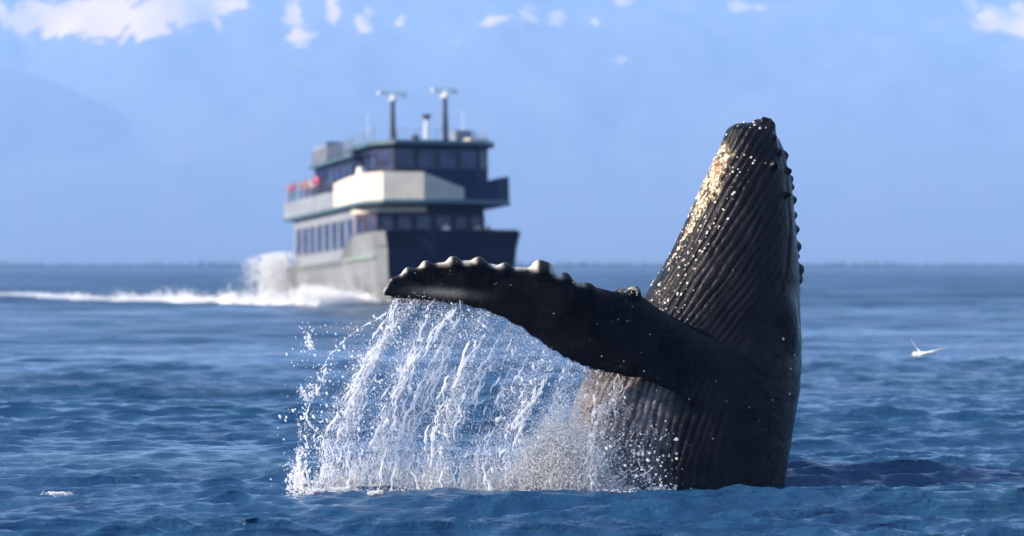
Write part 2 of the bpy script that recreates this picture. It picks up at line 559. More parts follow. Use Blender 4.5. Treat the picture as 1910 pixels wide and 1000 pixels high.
    snout = [(1388, 235, .045, .05), (1402, 236, .035, .12), (1414, 229, .05, -.05), (1424, 226, .05, -.14), (1434, 228, .05, -.1), (1438, 236, .06, -.16), (1428, 232, .05, .1), (1440, 240, .05, .05), (1441, 258, .04, -.3),
             (1464, 291, .055, -.08), (1471, 320, .04, -.2), (1475, 334, .05, -.02), (1478, 349, .045, .04), (1481, 373, .05, -.05), (1484, 401, .045, .05), (1486, 428, .045, -.1), (1488, 460, .065, -.05), (1489, 478, .05, .1), (1491, 502, .075, -.05), (1491, 522, .06, -.03), (1490, 540, .05, .05),
             (1452, 285, .045, -.34), (1440, 310, .05, -.46), (1465, 365, .045, -.45)]
    for px, py, r, dy in snout:
        blob(f, px - 2, py, BD, r, 0.05, dy)
    # swelling at the corner of the mouth
    blob(f, 1436, 580, BD, 0.25, 0.14, -0.56)
    blob(f, 1446, 618, BD, 0.18, 0.18, -0.54)
    V, Q = surface_nets(f, o, h)
    return V, Q

V, Q = whale_mesh()
Nrm = vnormals(V, Q)
# ring coordinates of every point of the skin
Lz, Rz, Bz = np.interp(V[:, 2], zt, xl), np.interp(V[:, 2], zt, xr), np.interp(V[:, 2], zt, bw)
cxz, az = (Lz + Rz) / 2, (Rz - Lz) / 2
th = np.arctan2((V[:, 1] - BD) / Bz, (cxz - V[:, 0]) / az)          # 0 = belly line, +-pi = back
onbody = 1 - sstep(0.02, 0.10, np.abs((np.abs((V[:, 0] - cxz) / az) ** 2.25 + np.abs((V[:, 1] - BD) / Bz) ** 2.25) ** (1 / 2.25) - 1) * np.minimum(az, Bz))
# arc length from the belly line
def arc(theta, a, b):
    # fast ellipse arc from 0 to theta by 12-step sum
    t = np.abs(theta); s = np.zeros_like(t)
    for k in range(12):
        q = t * (k + .5) / 12
        s += np.sqrt((a * np.sin(q)) ** 2 + (b * np.cos(q)) ** 2) * t / 12
    return s
S = arc(th, az, Bz)
PX = 955 + V[:, 0] * F / V[:, 1]; PY = 500 - (V[:, 2] - HC) * F / V[:, 1]
# jaw line: pleats stop there
jaw_py = np.array([225, 260, 330, 420, 500, 545, 580, 640, 700, 800, 920])
jaw_px = np.array([1443, 1447, 1458, 1463, 1455, 1440, 1415, 1385, 1365, 1350, 1345])
jz = HC + (500 - jaw_py[::-1]) * BD / F
jx = ((jaw_px[::-1] - 955) * BD / F)
jline = np.interp(V[:, 2], jz, jx)
wob = 0.052 * fbm(np.stack([V[:, 2] * 1.1, S * 2.2], 1), 4, 91)
pl = S + wob + 0.018 * V[:, 2]
period = 0.108
ph = (pl / period) % 1.0
groove = np.exp(-((ph - 0.5) / 0.15) ** 2)
soft = 0.5 + 0.5 * np.cos((ph) * 2 * np.pi)
pmask = sstep(0.02, 0.16, jline - V[:, 0]) * onbody
depth_var = 0.75 + 0.35 * fbm(np.stack([V[:, 2] * 2.2, np.floor(pl / period) * 3.1], 1), 2, 33)
disp = -pmask * (0.020 * groove + 0.006 * (1 - soft)) * np.clip(depth_var, 0.25, 1.4) * (1 + 0.6 * sstep(690, 730, PY)) * (1 - 0.65 * sstep(1265, 1335, PX) * sstep(640, 720, PY))
# creases across the pleats and curved folds round the corner of the mouth
r_eye = np.hypot(PX - 1462, (PY - 600) * 0.85)
fold = np.exp(-(((r_eye - 78) % 34 - 17) / 6.0) ** 2) * sstep(190, 60, r_eye) * sstep(40, 60, r_eye) * sstep(1340, 1400, PX) * onbody
disp -= 0.006 * fold
# the lip: a step along the jaw line on the head
lip = np.exp(-((V[:, 0] - jline - 0.03) / 0.022) ** 2) * (PY < 545) * onbody
disp -= 0.022 * lip
disp += 0.004 * fbm(V * 5, 3, 55) + 0.0022 * fbm(V * 22, 2, 56)
Vd = V + Nrm * disp[:, None]
whale_me = mesh_np('whale', Vd, Q)
# pigment: pale edge and streak on the flipper, pale worn patch on the chin
flip = (1 - onbody) * (PX < 1240)
lead_px = np.array([716, 719, 728, 755, 790, 835, 885, 940, 1000, 1050, 1100, 1150, 1195, 1225])
lead_py = np.array([548, 535, 521, 506, 494, 487, 486, 496, 500, 514, 532, 545, 550, 572])
dl = PY - np.interp(PX, lead_px, lead_py)
edge_n = 0.5 + 0.5 * fbm(np.stack([PX / 14, PY / 9], 1), 2, 14)
knobs_px = np.array([733, 766, 800, 850, 897, 946, 1012, 1056, 1098, 1175])
dk = np.min(np.abs(PX[:, None] - knobs_px[None, :] - 3), 1)
pale = flip * sstep(14, 3, dl + 7 * edge_n) * sstep(1130, 1060, PX) * (0.03 + 0.8 * sstep(7, 15, dk))
pale = np.maximum(pale, 0.35 * flip * np.exp(-((PX - 828) / 55) ** 2 - ((PY - (546 + (PX - 828) * 0.07)) / 8) ** 2))
pale = np.maximum(pale, 0.55 * flip * np.exp(-((PX - 1178) / 16) ** 2 - ((PY - 541) / 7) ** 2) * (edge_n > 0.45))
chx = np.interp(PY, [285, 330, 380, 430, 500], [1348, 1326, 1306, 1283, 1243])
chw = np.interp(PY, [262, 285, 330, 380, 420, 450, 500], [5, 16, 23, 18, 7, 3, 2])
dch = np.abs(PX - chx) / chw
chin = onbody * sstep(1.25, 0.5, dch + 0.5 * fbm(np.stack([PX / 9, PY / 11], 1), 3, 19)) * sstep(255, 285, PY) * sstep(510, 480, PY)
redp = onbody * np.exp(-((PX - 1338) / 12) ** 2 - ((PY - 309) / 10) ** 2)
belly = onbody * sstep(0.42, -0.12, V[:, 0] - jline + 1.0) * sstep(690, 730, PY) * sstep(2.6, 2.3, S)
fattr(whale_me, 'belly', belly)
fattr(whale_me, 'pale', pale)
fattr(whale_me, 'chin', chin)
fattr(whale_me, 'redpatch', redp)

def whale_material():
    m = NT('wet_whale_skin')
    co = m.objco()
    mott = m.noise(3.2, 5, 0.6, co)
    fine = m.noise(38, 4, 0.6, co)
    scr = m.noise(14, 3, 0.7, co, 1.2)
    base = m.mix(m.ramp(mott, 0.35, 0.7), (0.004, 0.004, 0.006), (0.011, 0.010, 0.013))
    base = m.mix(m.math('MULTIPLY', m.ramp(scr, 0.62, 0.72), 0.35), base, (0.07, 0.065, 0.065))
    base = m.mix(m.math('MULTIPLY', m.attr('belly'), m.ramp(m.noise(7, 5, 0.65, co), 0.3, 0.62, 0.15, 0.9)), base, (0.17, 0.155, 0.16))
    base = m.mix(m.math('MULTIPLY', m.attr('pale'), m.ramp(fine, 0.25, 0.6, 0.55, 1.0)), base, (0.62, 0.58, 0.50))
    chinc = m.mix(m.ramp(m.noise(24, 3, 0.6, co), 0.42, 0.58), (0.80, 0.70, 0.42), (0.30, 0.17, 0.08))
    base = m.mix(m.math('MULTIPLY', m.attr('chin'), m.ramp(m.noise(11, 4, 0.65, co), 0.42, 0.56, 0.05, 1.0)), base, chinc)
    base = m.mix(m.math('MULTIPLY', m.attr('redpatch'), 0.75), base, (0.20, 0.055, 0.04))
    m.l(base, m.b.inputs['Base Color'])
    mps = m.n('ShaderNodeMapping'); m.l(co, mps.inputs['Vector']); mps.inputs['Scale'].default_value = (7.0, 7.0, 0.7)
    film = m.noise(1.0, 4, 0.6, mps.outputs['Vector'], 0.6)
    m.l(m.math('MULTIPLY', m.ramp(fine, 0.3, 0.7, 0.22, 0.42), m.ramp(film, 0.38, 0.62, 0.55, 1.25)), m.b.inputs['Roughness'])
    m.set(IOR=1.34)
    m.b.inputs['Specular IOR Level'].default_value = 0.22
    mpw = m.n('ShaderNodeMapping'); m.l(co, mpw.inputs['Vector']); mpw.inputs['Scale'].default_value = (3.0, 3.0, 14.0)
    n = m.bump(fine, 0.5, 0.006)
    n = m.bump(m.noise(1.6, 4, 0.65, mpw.outputs['Vector'], 0.8), 0.55, 0.02, n)
    m.l(m.bump(m.noise(9, 4, 0.6, co), 0.35, 0.02, n), m.b.inputs['Normal'])
    return m.m
whale = obj('whale', whale_me, whale_material())
tag(whale, 'dark wet humpback whale breaching upright with one long flipper held out', 'whale')

# ---- scatter of small solids as one mesh
def ico(sub=0):
    t = (1 + 5 ** .5) / 2
    v = np.array([(-1, t, 0), (1, t, 0), (-1, -t, 0), (1, -t, 0), (0, -1, t), (0, 1, t), (0, -1, -t), (0, 1, -t), (t, 0, -1), (t, 0, 1), (-t, 0, -1), (-t, 0, 1)], float)
    v /= np.linalg.norm(v[0])
    f = np.array([(0, 11, 5), (0, 5, 1), (0, 1, 7), (0, 7, 10), (0, 10, 11), (1, 5, 9), (5, 11, 4), (11, 10, 2), (10, 7, 6), (7, 1, 8), (3, 9, 4), (3, 4, 2), (3, 2, 6), (3, 6, 8), (3, 8, 9), (4, 9, 5), (2, 4, 11), (6, 2, 10), (8, 6, 7), (9, 8, 1)])
    return v, f
OCT = (np.array([(1, 0, 0), (-1, 0, 0), (0, 1, 0), (0, -1, 0), (0, 0, 1), (0, 0, -1)], float),
       np.array([(0, 2, 4), (2, 1, 4), (1, 3, 4), (3, 0, 4), (2, 0, 5), (1, 2, 5), (3, 1, 5), (0, 3, 5)]))
TET = (np.array([(1, 1, 1), (1, -1, -1), (-1, 1, -1), (-1, -1, 1)], float) / 1.2, np.array([(0, 1, 2), (0, 3, 1), (0, 2, 3), (1, 3, 2)]))

def scatter(pos, rad, base=OCT, stretch=None, axis=None):
    """pos (n,3), rad (n,), stretch (n,) along axis (n,3)"""
    bv, bf = base
    n = len(pos)
    # random rotation per piece
    q = RNG.normal(size=(n, 4)); q /= np.linalg.norm(q, axis=1)[:, None]
    w, x, y, z = q.T
    Rm = np.stack([np.stack([1 - 2 * (y * y + z * z), 2 * (x * y - z * w), 2 * (x * z + y * w)], 1),
                   np.stack([2 * (x * y + z * w), 1 - 2 * (x * x + z * z), 2 * (y * z - x * w)], 1),
                   np.stack([2 * (x * z - y * w), 2 * (y * z + x * w), 1 - 2 * (x * x + y * y)], 1)], 1)
    Vv = np.einsum('nij,vj->nvi', Rm, bv) * rad[:, None, None]
    if stretch is not None:
        d = np.einsum('nvi,ni->nv', Vv, axis)
        Vv = Vv + d[:, :, None] * (stretch - 1)[:, None, None] * axis[:, None, :]
    Vv = Vv + pos[:, None, :]
    Ff = bf[None] + (np.arange(n) * len(bv))[:, None, None]
    return Vv.reshape(-1, 3), Ff.reshape(-1, bf.shape[1])

def join(parts):
    Vs, Fs, off = [], [], 0
    for v, f in parts:
        Vs.append(v); Fs.append(f + off); off += len(v)
    tri = [f for f in Fs if f.shape[1] == 3]; qd = [f for f in Fs if f.shape[1] == 4]
    out = []
    if tri: out.append(np.concatenate(tri))
    if qd: out.append(np.concatenate(qd))
    return np.concatenate(Vs), out

# barnacles and pale callouses seated on the skin
def pick(weight, n):
    w = np.where(Nrm[:, 1] < 0.35, weight, 0)
    w = w / w.sum()
    return RNG.choice(len(Vd), n, p=w)
wch = chin ** 2 + 0.0
wspots = onbody * pmask * np.exp(-((PX - np.interp(PY, [280, 400, 500, 620], [1375, 1325, 1265, 1235])) / 34) ** 2) * sstep(270, 300, PY) * sstep(680, 560, PY) * (1 - groove)
wsnout = onbody * np.exp(-((PX - 1425) / 22) ** 2 - ((PY - 238) / 12) ** 2) + 0.5 * onbody * np.exp(-((PX - 1358) / 8) ** 2 - ((PY - 262) / 18) ** 2)
wside = onbody * np.exp(-((PX - 1476) / 10) ** 2 - ((PY - 665) / 55) ** 2)
wlow = onbody * np.exp(-((PX - 1290) / 120) ** 2 - ((PY - 780) / 70) ** 2) * 0.3
wfl = flip * (np.exp(-((PX - 785) / 22) ** 2 - ((PY - 550) / 7) ** 2) + 1.2 * np.exp(-((PX - 1175) / 16) ** 2 - ((PY - 541) / 8) ** 2) + 0.012)
ids = np.concatenate([pick(wch, 130), pick(wspots, 210), pick(wsnout, 12), pick(wside, 10), pick(wlow, 16), pick(wfl, 70)])
rads = np.concatenate([RNG.uniform(.007, .020, 130), RNG.uniform(.006, .021, 210), RNG.uniform(.012, .024, 12), RNG.uniform(.013, .022, 10), RNG.uniform(.006, .012, 16), RNG.uniform(.004, .010, 70)])
bv, bf = scatter(Vd[ids] + Nrm[ids] * (rads * 0.25)[:, None], rads, ico(), np.full(len(ids), 0.75), Nrm[ids])
bm_ = NT('barnacle_shell')
bm_.l(bm_.mix(bm_.ramp(bm_.noise(30, 3, 0.6, bm_.objco()), 0.35, 0.65), (0.42, 0.34, 0.22), (0.80, 0.77, 0.68)), bm_.b.inputs['Base Color'])
bm_.set(Roughness=0.4)
barn = obj('barnacles', mesh_np('barnacles', bv, bf), bm_.m, whale)
tag(barn, 'cream barnacles dotted over chin, pleats and flipper edge', kind='stuff')

# ------------------------------------------------------------------ tour boat
YAW, PITCH = R(19), R(-2.0)
boat = bpy.data.objects.new('tour_boat', None)
C.objects.link(boat)
boat.location = (-4.48, 181.5, 0)
boat.rotation_euler = (PITCH, 0, YAW)
tag(boat, 'large multi-deck sightseeing boat with navy bow and cream bulwark heading this way', 'boat')
M_navy = paint('navy_hull_paint', (0.006, 0.011, 0.036), 0.5, spec=0.12)
M_dkblue = paint('dark_blue_paint', (0.008, 0.015, 0.058), 0.5, spec=0.15)
M_grey = paint('grey_hull_paint', (0.215, 0.23, 0.235), 0.5, 0.14, 0.25)
M_cream = paint('cream_paint', (0.64, 0.56, 0.44), 0.5, 0.07)
M_teal = paint('teal_trim_paint', (0.055, 0.12, 0.15), 0.45)
M_white = paint('white_paint', (0.78, 0.78, 0.76), 0.45, 0.05)
M_pale = paint('pale_grey_paint', (0.22, 0.24, 0.27), 0.5, 0.08)
M_dark = paint('dark_metal', (0.03, 0.035, 0.05), 0.5)
M_brown = paint('varnished_wood', (0.16, 0.07, 0.035), 0.4)
mg = NT('boat_window_glass')
mg.l(mg.mix(mg.ramp(mg.noise(0.8, 2, 0.5, mg.objco()), 0.4, 0.6), (0.008, 0.014, 0.05), (0.025, 0.04, 0.11)), mg.b.inputs['Base Color'])
mg.set(Roughness=0.08, IOR=1.4)
M_glass = mg.m

def boxes(name, lst, mat, parent, rotz=None):
    """one part from boxes (lo, hi)"""
    parts = []
    for lo, hi in lst:
        x0, y0, z0 = lo; x1, y1, z1 = hi
        v = np.array([(x0, y0, z0), (x1, y0, z0), (x1, y1, z0), (x0, y1, z0), (x0, y0, z1), (x1, y0, z1), (x1, y1, z1), (x0, y1, z1)], float)
        f = np.array([(3, 2, 1, 0), (4, 5, 6, 7), (0, 1, 5, 4), (1, 2, 6, 5), (2, 3, 7, 6), (3, 0, 4, 7)])
        parts.append((v, f))
    v, f = join(parts)
    return obj(name, mesh_np(name, v, f, smooth=False), mat, parent)

def prism(name, plan, z0, z1, mat, parent, plan1=None):
    """closed prism over a plan polygon (counter-clockwise)"""
    a = np.array(plan, float); b = np.array(plan1 if plan1 is not None else plan, float)
    n = len(a)
    v = np.concatenate([np.c_[a, np.full(n, z0)], np.c_[b, np.full(n, z1)]])
    me = bpy.data.meshes.new(name)
    faces = [[i, (i + 1) % n, n + (i + 1) % n, n + i] for i in range(n)] + [list(range(n))[::-1], list(range(n, 2 * n))]
    me.from_pydata([tuple(p) for p in v], [], faces)
    me.update()
    return obj(name, me, mat, parent)

def wall_strip(name, pts, z0, z1, t, mat, parent):
    """a thin upright wall along plan points, thickness t to its inner side"""
    p = np.array(pts, float); n = len(p)
    d = np.gradient(p, axis=0); d /= np.linalg.norm(d, axis=1)[:, None]
    inn = p + np.c_[-d[:, 1], d[:, 0]] * t
    z0 = np.broadcast_to(z0, n); z1 = np.broadcast_to(z1, n)
    v = np.concatenate([np.c_[p, z0], np.c_[p, z1], np.c_[inn, z1], np.c_[inn, z0]])
    f = []
    for i in range(n - 1):
        for k in range(4):
            k2 = (k + 1) % 4
            f.append((k * n + i, k * n + i + 1, k2 * n + i + 1, k2 * n + i))
    f += [(0, n, 2 * n, 3 * n), (n - 1, 4 * n - 1, 3 * n - 1, 2 * n - 1)]
    return obj(name, mesh_np(name, v, np.array(f), smooth=False), mat, parent)

# hull
def hull():
    LEN = 30.0
    lv = [(-1.8, 4.4, 2.4, 6.0), (0.2, 5.0, 0.9, 5.0), (1.7, 5.4, 0.35, 3.2), (2.4, 5.5, 0.2, -0.3), (4.2, 5.6, 0.0, -0.7), (None, 5.85, -0.3, -1.0)]
    rows = []
    for z, w, fv, cv in lv:
        pts = [(-w, LEN), (-w, 11), (-w, 7), (-w, fv + 1.3), (-w + .55, fv), (-w + 2.3, fv), (-1.6, cv), (1.6, cv), (w - 2.3, fv), (w - .55, fv), (w, fv + 1.3), (w, 7), (w, 11), (w, LEN)]
        zz = [z if z is not None else (3.7 if p[1] >= 11 else 5.5) for p in pts]
        if z == 4.2: zz = [3.2 if p[1] >= 11 else 4.2 for p in pts]
        rows.append([(p[0], p[1], q) for p, q in zip(pts, zz)])
    n = len(rows[0])
    v = np.array([p for r in rows for p in r])
    f, mi = [], []
    for r in range(len(rows) - 1):
        for i in range(n):
            j = (i + 1) % n
            f.append((r * n + i, r * n + j, (r + 1) * n + j, (r + 1) * n + i))
            mi.append(1 if 4 <= i <= 10 else 0)
    me = mesh_np('hull', v, np.array(f), smooth=False)
    o = obj('hull', me, M_grey, boat)
    me.materials.append(M_navy)
    me.polygons.foreach_set('material_index', np.array(mi, np.int32))
    # decks inside
    obj('deck', mesh_np('deck', [(-5.45, 0.2, 4.45), (5.45, 0.2, 4.45), (5.45, 10.9, 4.45), (-5.45, 10.9, 4.45), (-5.5, 10.95, 3.1), (5.5, 10.95, 3.1), (5.5, 29.9, 3.1), (-5.5, 29.9, 3.1)],
        np.array([(0, 1, 2, 3), (4, 5, 6, 7), (3, 2, 5, 4)]), smooth=False), M_pale, boat)
    rub = boxes('rubbing_strake', [((-5.72, 1.4, 3.55), (-5.58, 29.8, 3.75))], paint('green_stripe_paint', (0.22, 0.30, 0.24), 0.5), o)
    boxes('cap_rail', [((-5.75, 1.5, 5.5), (-5.5, 7.0, 5.6)), ((5.5, 1.5, 5.5), (5.75, 7.0, 5.6)), ((-5.0, -0.75, 5.5), (5.0, -0.5, 5.6))], M_navy, o)
    # anchor pocket and mooring bitt
    boxes('mooring_bitt', [((-2.2, 1.2, 4.46), (-2.0, 1.4, 5.2)), ((-1.6, 1.2, 4.46), (-1.4, 1.4, 5.2)), ((-2.3, 1.25, 4.9), (-1.3, 1.35, 5.0))], M_dark, boat)
hull()

def windows(parent, spots, du, dz, mat_frame, on='side'):
    """each window a part: frame, with its pane a sub-part"""
    for (a, b, w, z0, z1, nx, ny) in spots:
        # (a, b) plan centre on the wall, (nx, ny) outward unit normal, w width
        tx, ty = -ny, nx
        def plate(wd, za, zb, d0, d1):
            v = []
            for d in (d0, d1):
                for s in (-.5, .5):
                    for z in (za, zb):
                        v.append((a + tx * wd * s + nx * d, b + ty * wd * s + ny * d, z))
            v = np.array(v)
            f = np.array([(0, 1, 3, 2), (4, 6, 7, 5), (0, 4, 5, 1), (2, 3, 7, 6), (0, 2, 6, 4), (1, 5, 7, 3)])
            return v, f
        fr = [plate(w, z0, z0 + .09, -.02, .06), plate(w, z1 - .09, z1, -.02, .06)]
        v, f = join(fr)
        # uprights
        for s in (-1, 1):
            sv, sf = plate(.09, z0 + .09, z1 - .09, -.02, .06)
            sv = sv + np.array([tx, ty, 0]) * s * (w / 2 - .045)
            v, f2 = join([(v, f if not isinstance(f, list) else f[0]), (sv, sf)]); f = f2[0]
        if isinstance(f, list): f = f[0]
        wo = obj('window', mesh_np('window', v, f, smooth=False), mat_frame, parent)
        pv, pf = plate(w - .18, z0 + .09, z1 - .09, -.01, .025)
        obj('pane', mesh_np('pane', pv, pf, smooth=False), M_glass, wo)

def along(p0, p1, n, w, z0, z1, m0=0.0, m1=0.0):
    p0, p1 = np.array(p0, float), np.array(p1, float)
    d = p1 - p0; L = np.linalg.norm(d); d /= L
    nrm = (d[1], -d[0])
    out = []
    for i in range(n):
        c = p0 + d * (m0 + (L - m0 - m1) * (i + .5) / n)
        out.append((c[0], c[1], w, z0, z1, nrm[0], nrm[1]))
    return out

# main cabin
cab_plan = [(-5.25, 28.0), (-5.25, 8.2), (-4.3, 5.2), (-1.6, 4.6), (1.6, 4.6), (4.3, 5.2), (5.25, 8.2), (5.25, 28.0)]
cabin = prism('main_cabin', cab_plan, 3.15, 7.75, M_pale, boat)
cabin.data.materials.append(M_dkblue)
for p in cabin.data.polygons:
    if p.normal.y < -0.3 or p.normal.x > 0.5: p.material_index = 1
windows(cabin, along((-5.25, 28.0), (-5.25, 8.2), 8, 1.75, 4.6, 7.0, 0.5, 0.3), 0, 0, M_pale)
windows(cabin, along((-5.25, 8.2), (-4.3, 5.2), 2, 1.3, 5.5, 7.0), 0, 0, M_brown)
windows(cabin, along((-4.3, 5.2), (-1.6, 4.6), 2, 1.2, 5.5, 7.0), 0, 0, M_dkblue)
windows(cabin, along((-1.6, 4.6), (1.6, 4.6), 2, 1.4, 5.5, 7.0), 0, 0, M_dkblue)
windows(cabin, along((1.6, 4.6), (4.3, 5.2), 2, 1.2, 5.5, 7.0), 0, 0, M_dkblue)
windows(cabin, along((4.3, 5.2), (5.25, 8.2), 2, 1.3, 5.5, 7.0), 0, 0, M_dkblue)
wall_strip('fascia', [(-5.35, 9.0), (-5.35, 8.1), (-4.36, 5.06), (-1.6, 4.46), (-0.6, 4.46)], 7.2, 7.6, 0.08, M_cream, cabin)

# upper deck slab with its bulwark
up = [(-5.75, 29.8), (-5.75, 4.6), (-4.6, 2.6), (-1.6, 1.7), (1.6, 1.7), (4.65, 2.45), (5.8, 3.3), (6.25, 4.5), (6.3, 6.5), (6.15, 29.8)]
deck2 = prism('upper_deck', up, 7.76, 8.02, M_teal, boat)
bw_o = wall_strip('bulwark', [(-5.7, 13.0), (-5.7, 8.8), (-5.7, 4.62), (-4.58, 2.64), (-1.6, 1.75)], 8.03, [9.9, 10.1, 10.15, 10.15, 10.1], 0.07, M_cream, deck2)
M_cream_shaded = paint('cream_paint_shaded', (0.42, 0.37, 0.31), 0.5, 0.08)  # darker cream: shade on the centre facet put into its colour
wall_strip('bulwark', [(-1.59, 1.75), (1.59, 1.75)], 8.03, [10.05, 8.9], 0.07, M_cream_shaded, deck2)
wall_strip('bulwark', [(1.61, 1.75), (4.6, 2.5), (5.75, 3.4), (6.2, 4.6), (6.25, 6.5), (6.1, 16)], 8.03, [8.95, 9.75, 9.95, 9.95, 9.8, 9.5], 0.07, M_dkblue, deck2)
wall_strip('bulwark', [(-5.7, 29.7), (-5.7, 13.02)], 8.03, 9.3, 0.05, M_pale, deck2)
# raised aft deck where people stand
boxes('raised_deck', [((-5.64, 15.5, 8.03), (5.6, 29.6, 9.35))], M_pale, deck2)
def railing(name, pts, z0, hgt, parent, mat, step=1.4, rails=4, t=0.05):
    L = []
    for (ax, ay), (bx, by) in zip(pts[:-1], pts[1:]):
        ln = math.hypot(bx - ax, by - ay); n = max(1, int(ln / step))
        for i in range(n + 1):
            x, y = ax + (bx - ax) * i / n, ay + (by - ay) * i / n
            L.append(((x - t / 2, y - t / 2, z0), (x + t / 2, y + t / 2, z0 + hgt)))
        for k in range(rails):
            z = z0 + hgt * (k + 1) / rails - t
            if abs(bx - ax) < .01: L.append(((ax - t * .35, min(ay, by), z), (ax + t * .35, max(ay, by), z + t * .8)))
            elif abs(by - ay) < .01: L.append(((min(ax, bx), ay - t * .35, z), (max(ax, bx), ay + t * .35, z + t * .8)))
    return boxes(name, L, mat, parent)
railing('railing', [(-5.6, 29.5), (-5.6, 14)], 9.36, 1.0, deck2, M_pale, 1.6, 3, 0.03)
railing('railing', [(-5.6, 29.4), (5.6, 29.4)], 9.36, 1.1, deck2, M_white, 1.5, 3)
# bow searchlight on the bulwark
sl = prism('searchlight', [(-5.2 + .42 * math.cos(t), 6.6 + .42 * math.sin(t)) for t in np.linspace(0, 2 * math.pi, 11)[:-1]], 10.2, 10.75, M_white, deck2,
           [(-5.2 + .3 * math.cos(t), 6.6 + .3 * math.sin(t)) for t in np.linspace(0, 2 * math.pi, 11)[:-1]])
boxes('bracket', [((-5.45, 6.5, 9.6), (-5.2, 6.7, 10.2))], M_dark, sl)

# wheelhouse and the lower house behind it
wh_plan = [(-4.35, 13.0), (-4.35, 5.6), (-3.2, 4.0), (3.5, 4.0), (4.5, 4.7), (4.9, 5.9), (4.9, 13.0)]
wheel = prism('wheelhouse', wh_plan, 8.03, 12.35, M_dkblue, boat)
windows(wheel, along((-4.35, 13.0), (-4.35, 5.6), 3, 1.9, 10.5, 12.0, 3.2, .2), 0, 0, M_dark)
windows(wheel, along((-4.35, 5.6), (-3.2, 4.0), 1, 1.6, 10.5, 12.0), 0, 0, M_dark)
windows(wheel, along((-3.2, 4.0), (3.5, 4.0), 4, 1.5, 10.5, 12.0), 0, 0, M_dark)
windows(wheel, along((3.5, 4.0), (4.5, 4.7), 1, 1.0, 10.5, 12.0), 0, 0, M_dark)
wr = prism('wheelhouse_roof', [(-4.8, 13.4), (-4.8, 5.2), (-3.4, 3.4), (3.7, 3.4), (4.9, 4.3), (5.35, 5.6), (5.35, 13.4)], 12.36, 12.68, M_teal, boat)
aft = prism('aft_house', [(-4.95, 22.0), (-4.95, 9.6), (-4.4, 9.0), (-4.4, 22.0)], 8.03, 11.75, M_dkblue, boat)
boxes('house_block', [((-4.38, 13.1, 9.36), (4.9, 22.0, 11.75))], M_dkblue, aft)
windows(aft, along((-4.95, 22.0), (-4.95, 9.6), 4, 1.7, 10.0, 11.3, 4.5, .3), 0, 0, M_dark)
ar = boxes('aft_house_roof', [((-5.3, 13.45, 11.76), (5.2, 22.5, 12.0)), ((-5.3, 8.8, 11.76), (-4.4, 13.43, 12.0))], M_teal, boat)
railing('railing', [(-5.1, 22.3), (-5.1, 9.5)], 12.01, 1.15, ar, M_pale, 0.8, 4, 0.06)
railing('railing', [(-5.1, 22.2), (4.9, 22.2)], 12.01, 1.15, ar, M_pale, 1.2, 4, 0.05)
# canvas-wrapped stack at the aft corner of the roof
boxes('canvas_screen', [((-5.05, 17.8, 12.02), (-5.0, 22.0, 13.5)), ((-5.0, 17.8, 12.02), (-3.6, 17.85, 13.7))], paint('grey_canvas', (0.20, 0.23, 0.28), 0.8), ar)
railing('railing', [(-4.5, 5.3), (-4.5, 13.2)], 12.69, 1.0, wr, M_pale, 1.2, 3)
railing('railing', [(4.5, 5.3), (4.5, 13.2)], 12.69, 1.0, wr, M_pale, 1.2, 3)
railing('railing', [(-3.2, 3.6), (3.2, 3.6)], 12.69, 0.8, wr, M_pale, 1.6, 2, 0.04)
boxes('roof_locker', [((2.9, 4.4, 12.69), (4.5, 6.0, 13.0))], M_cream, wr)
boxes('vent_box', [((3.0, 8.0, 12.69), (4.3, 9.6, 13.9))], M_pale, wr)
def pole(name, u, v, z0, z1, r0, r1, mat, parent, k=8):
    t = np.arange(k) * 2 * math.pi / k
    return prism(name, np.c_[u + r0 * np.cos(t), v + r0 * np.sin(t)], z0, z1, mat, parent, np.c_[u + r1 * np.cos(t), v + r1 * np.sin(t)])
for u, zt_, w in ((-2.2, 16.1, 1.15), (2.1, 16.45, 1.05)):
    ms = pole('mast', u, 8.0, 12.69, zt_, 0.26, 0.17, M_dark, wr)
    pole('mast_foot', u, 8.0, 12.69, 13.2, 0.5, 0.3, M_dark, ms)
    pole('radar_housing', u, 8.0, zt_, zt_ + 0.45, 0.42, 0.34, M_white, ms)
    boxes('radar_scanner', [((u - w, 7.85, zt_ + 0.46), (u + w, 8.15, zt_ + 0.72))], M_white, ms)
    pole('dome', u + w - .2, 8.0, zt_ + 0.3, zt_ + 0.45, 0.16, 0.2, M_white, ms)
m3 = pole('mast', 0.2, 7.0, 12.69, 14.6, 0.2, 0.1, M_white, wr)
pole('horn', 0.25, 7.0, 14.6, 14.95, 0.2, 0.42, M_brown, m3)
pole('vent_cowl', -0.6, 7.2, 12.69, 13.4, 0.42, 0.3, M_dark, wr)
pole('whip_antenna', 3.6, 8.2, 12.69, 16.2, 0.05, 0.02, M_white, wr)
pole('whip_antenna', -3.9, 9.2, 12.69, 15.2, 0.04, 0.02, M_white, wr)

bpy.context.view_layer.update()
BM = boat.matrix_world.copy()

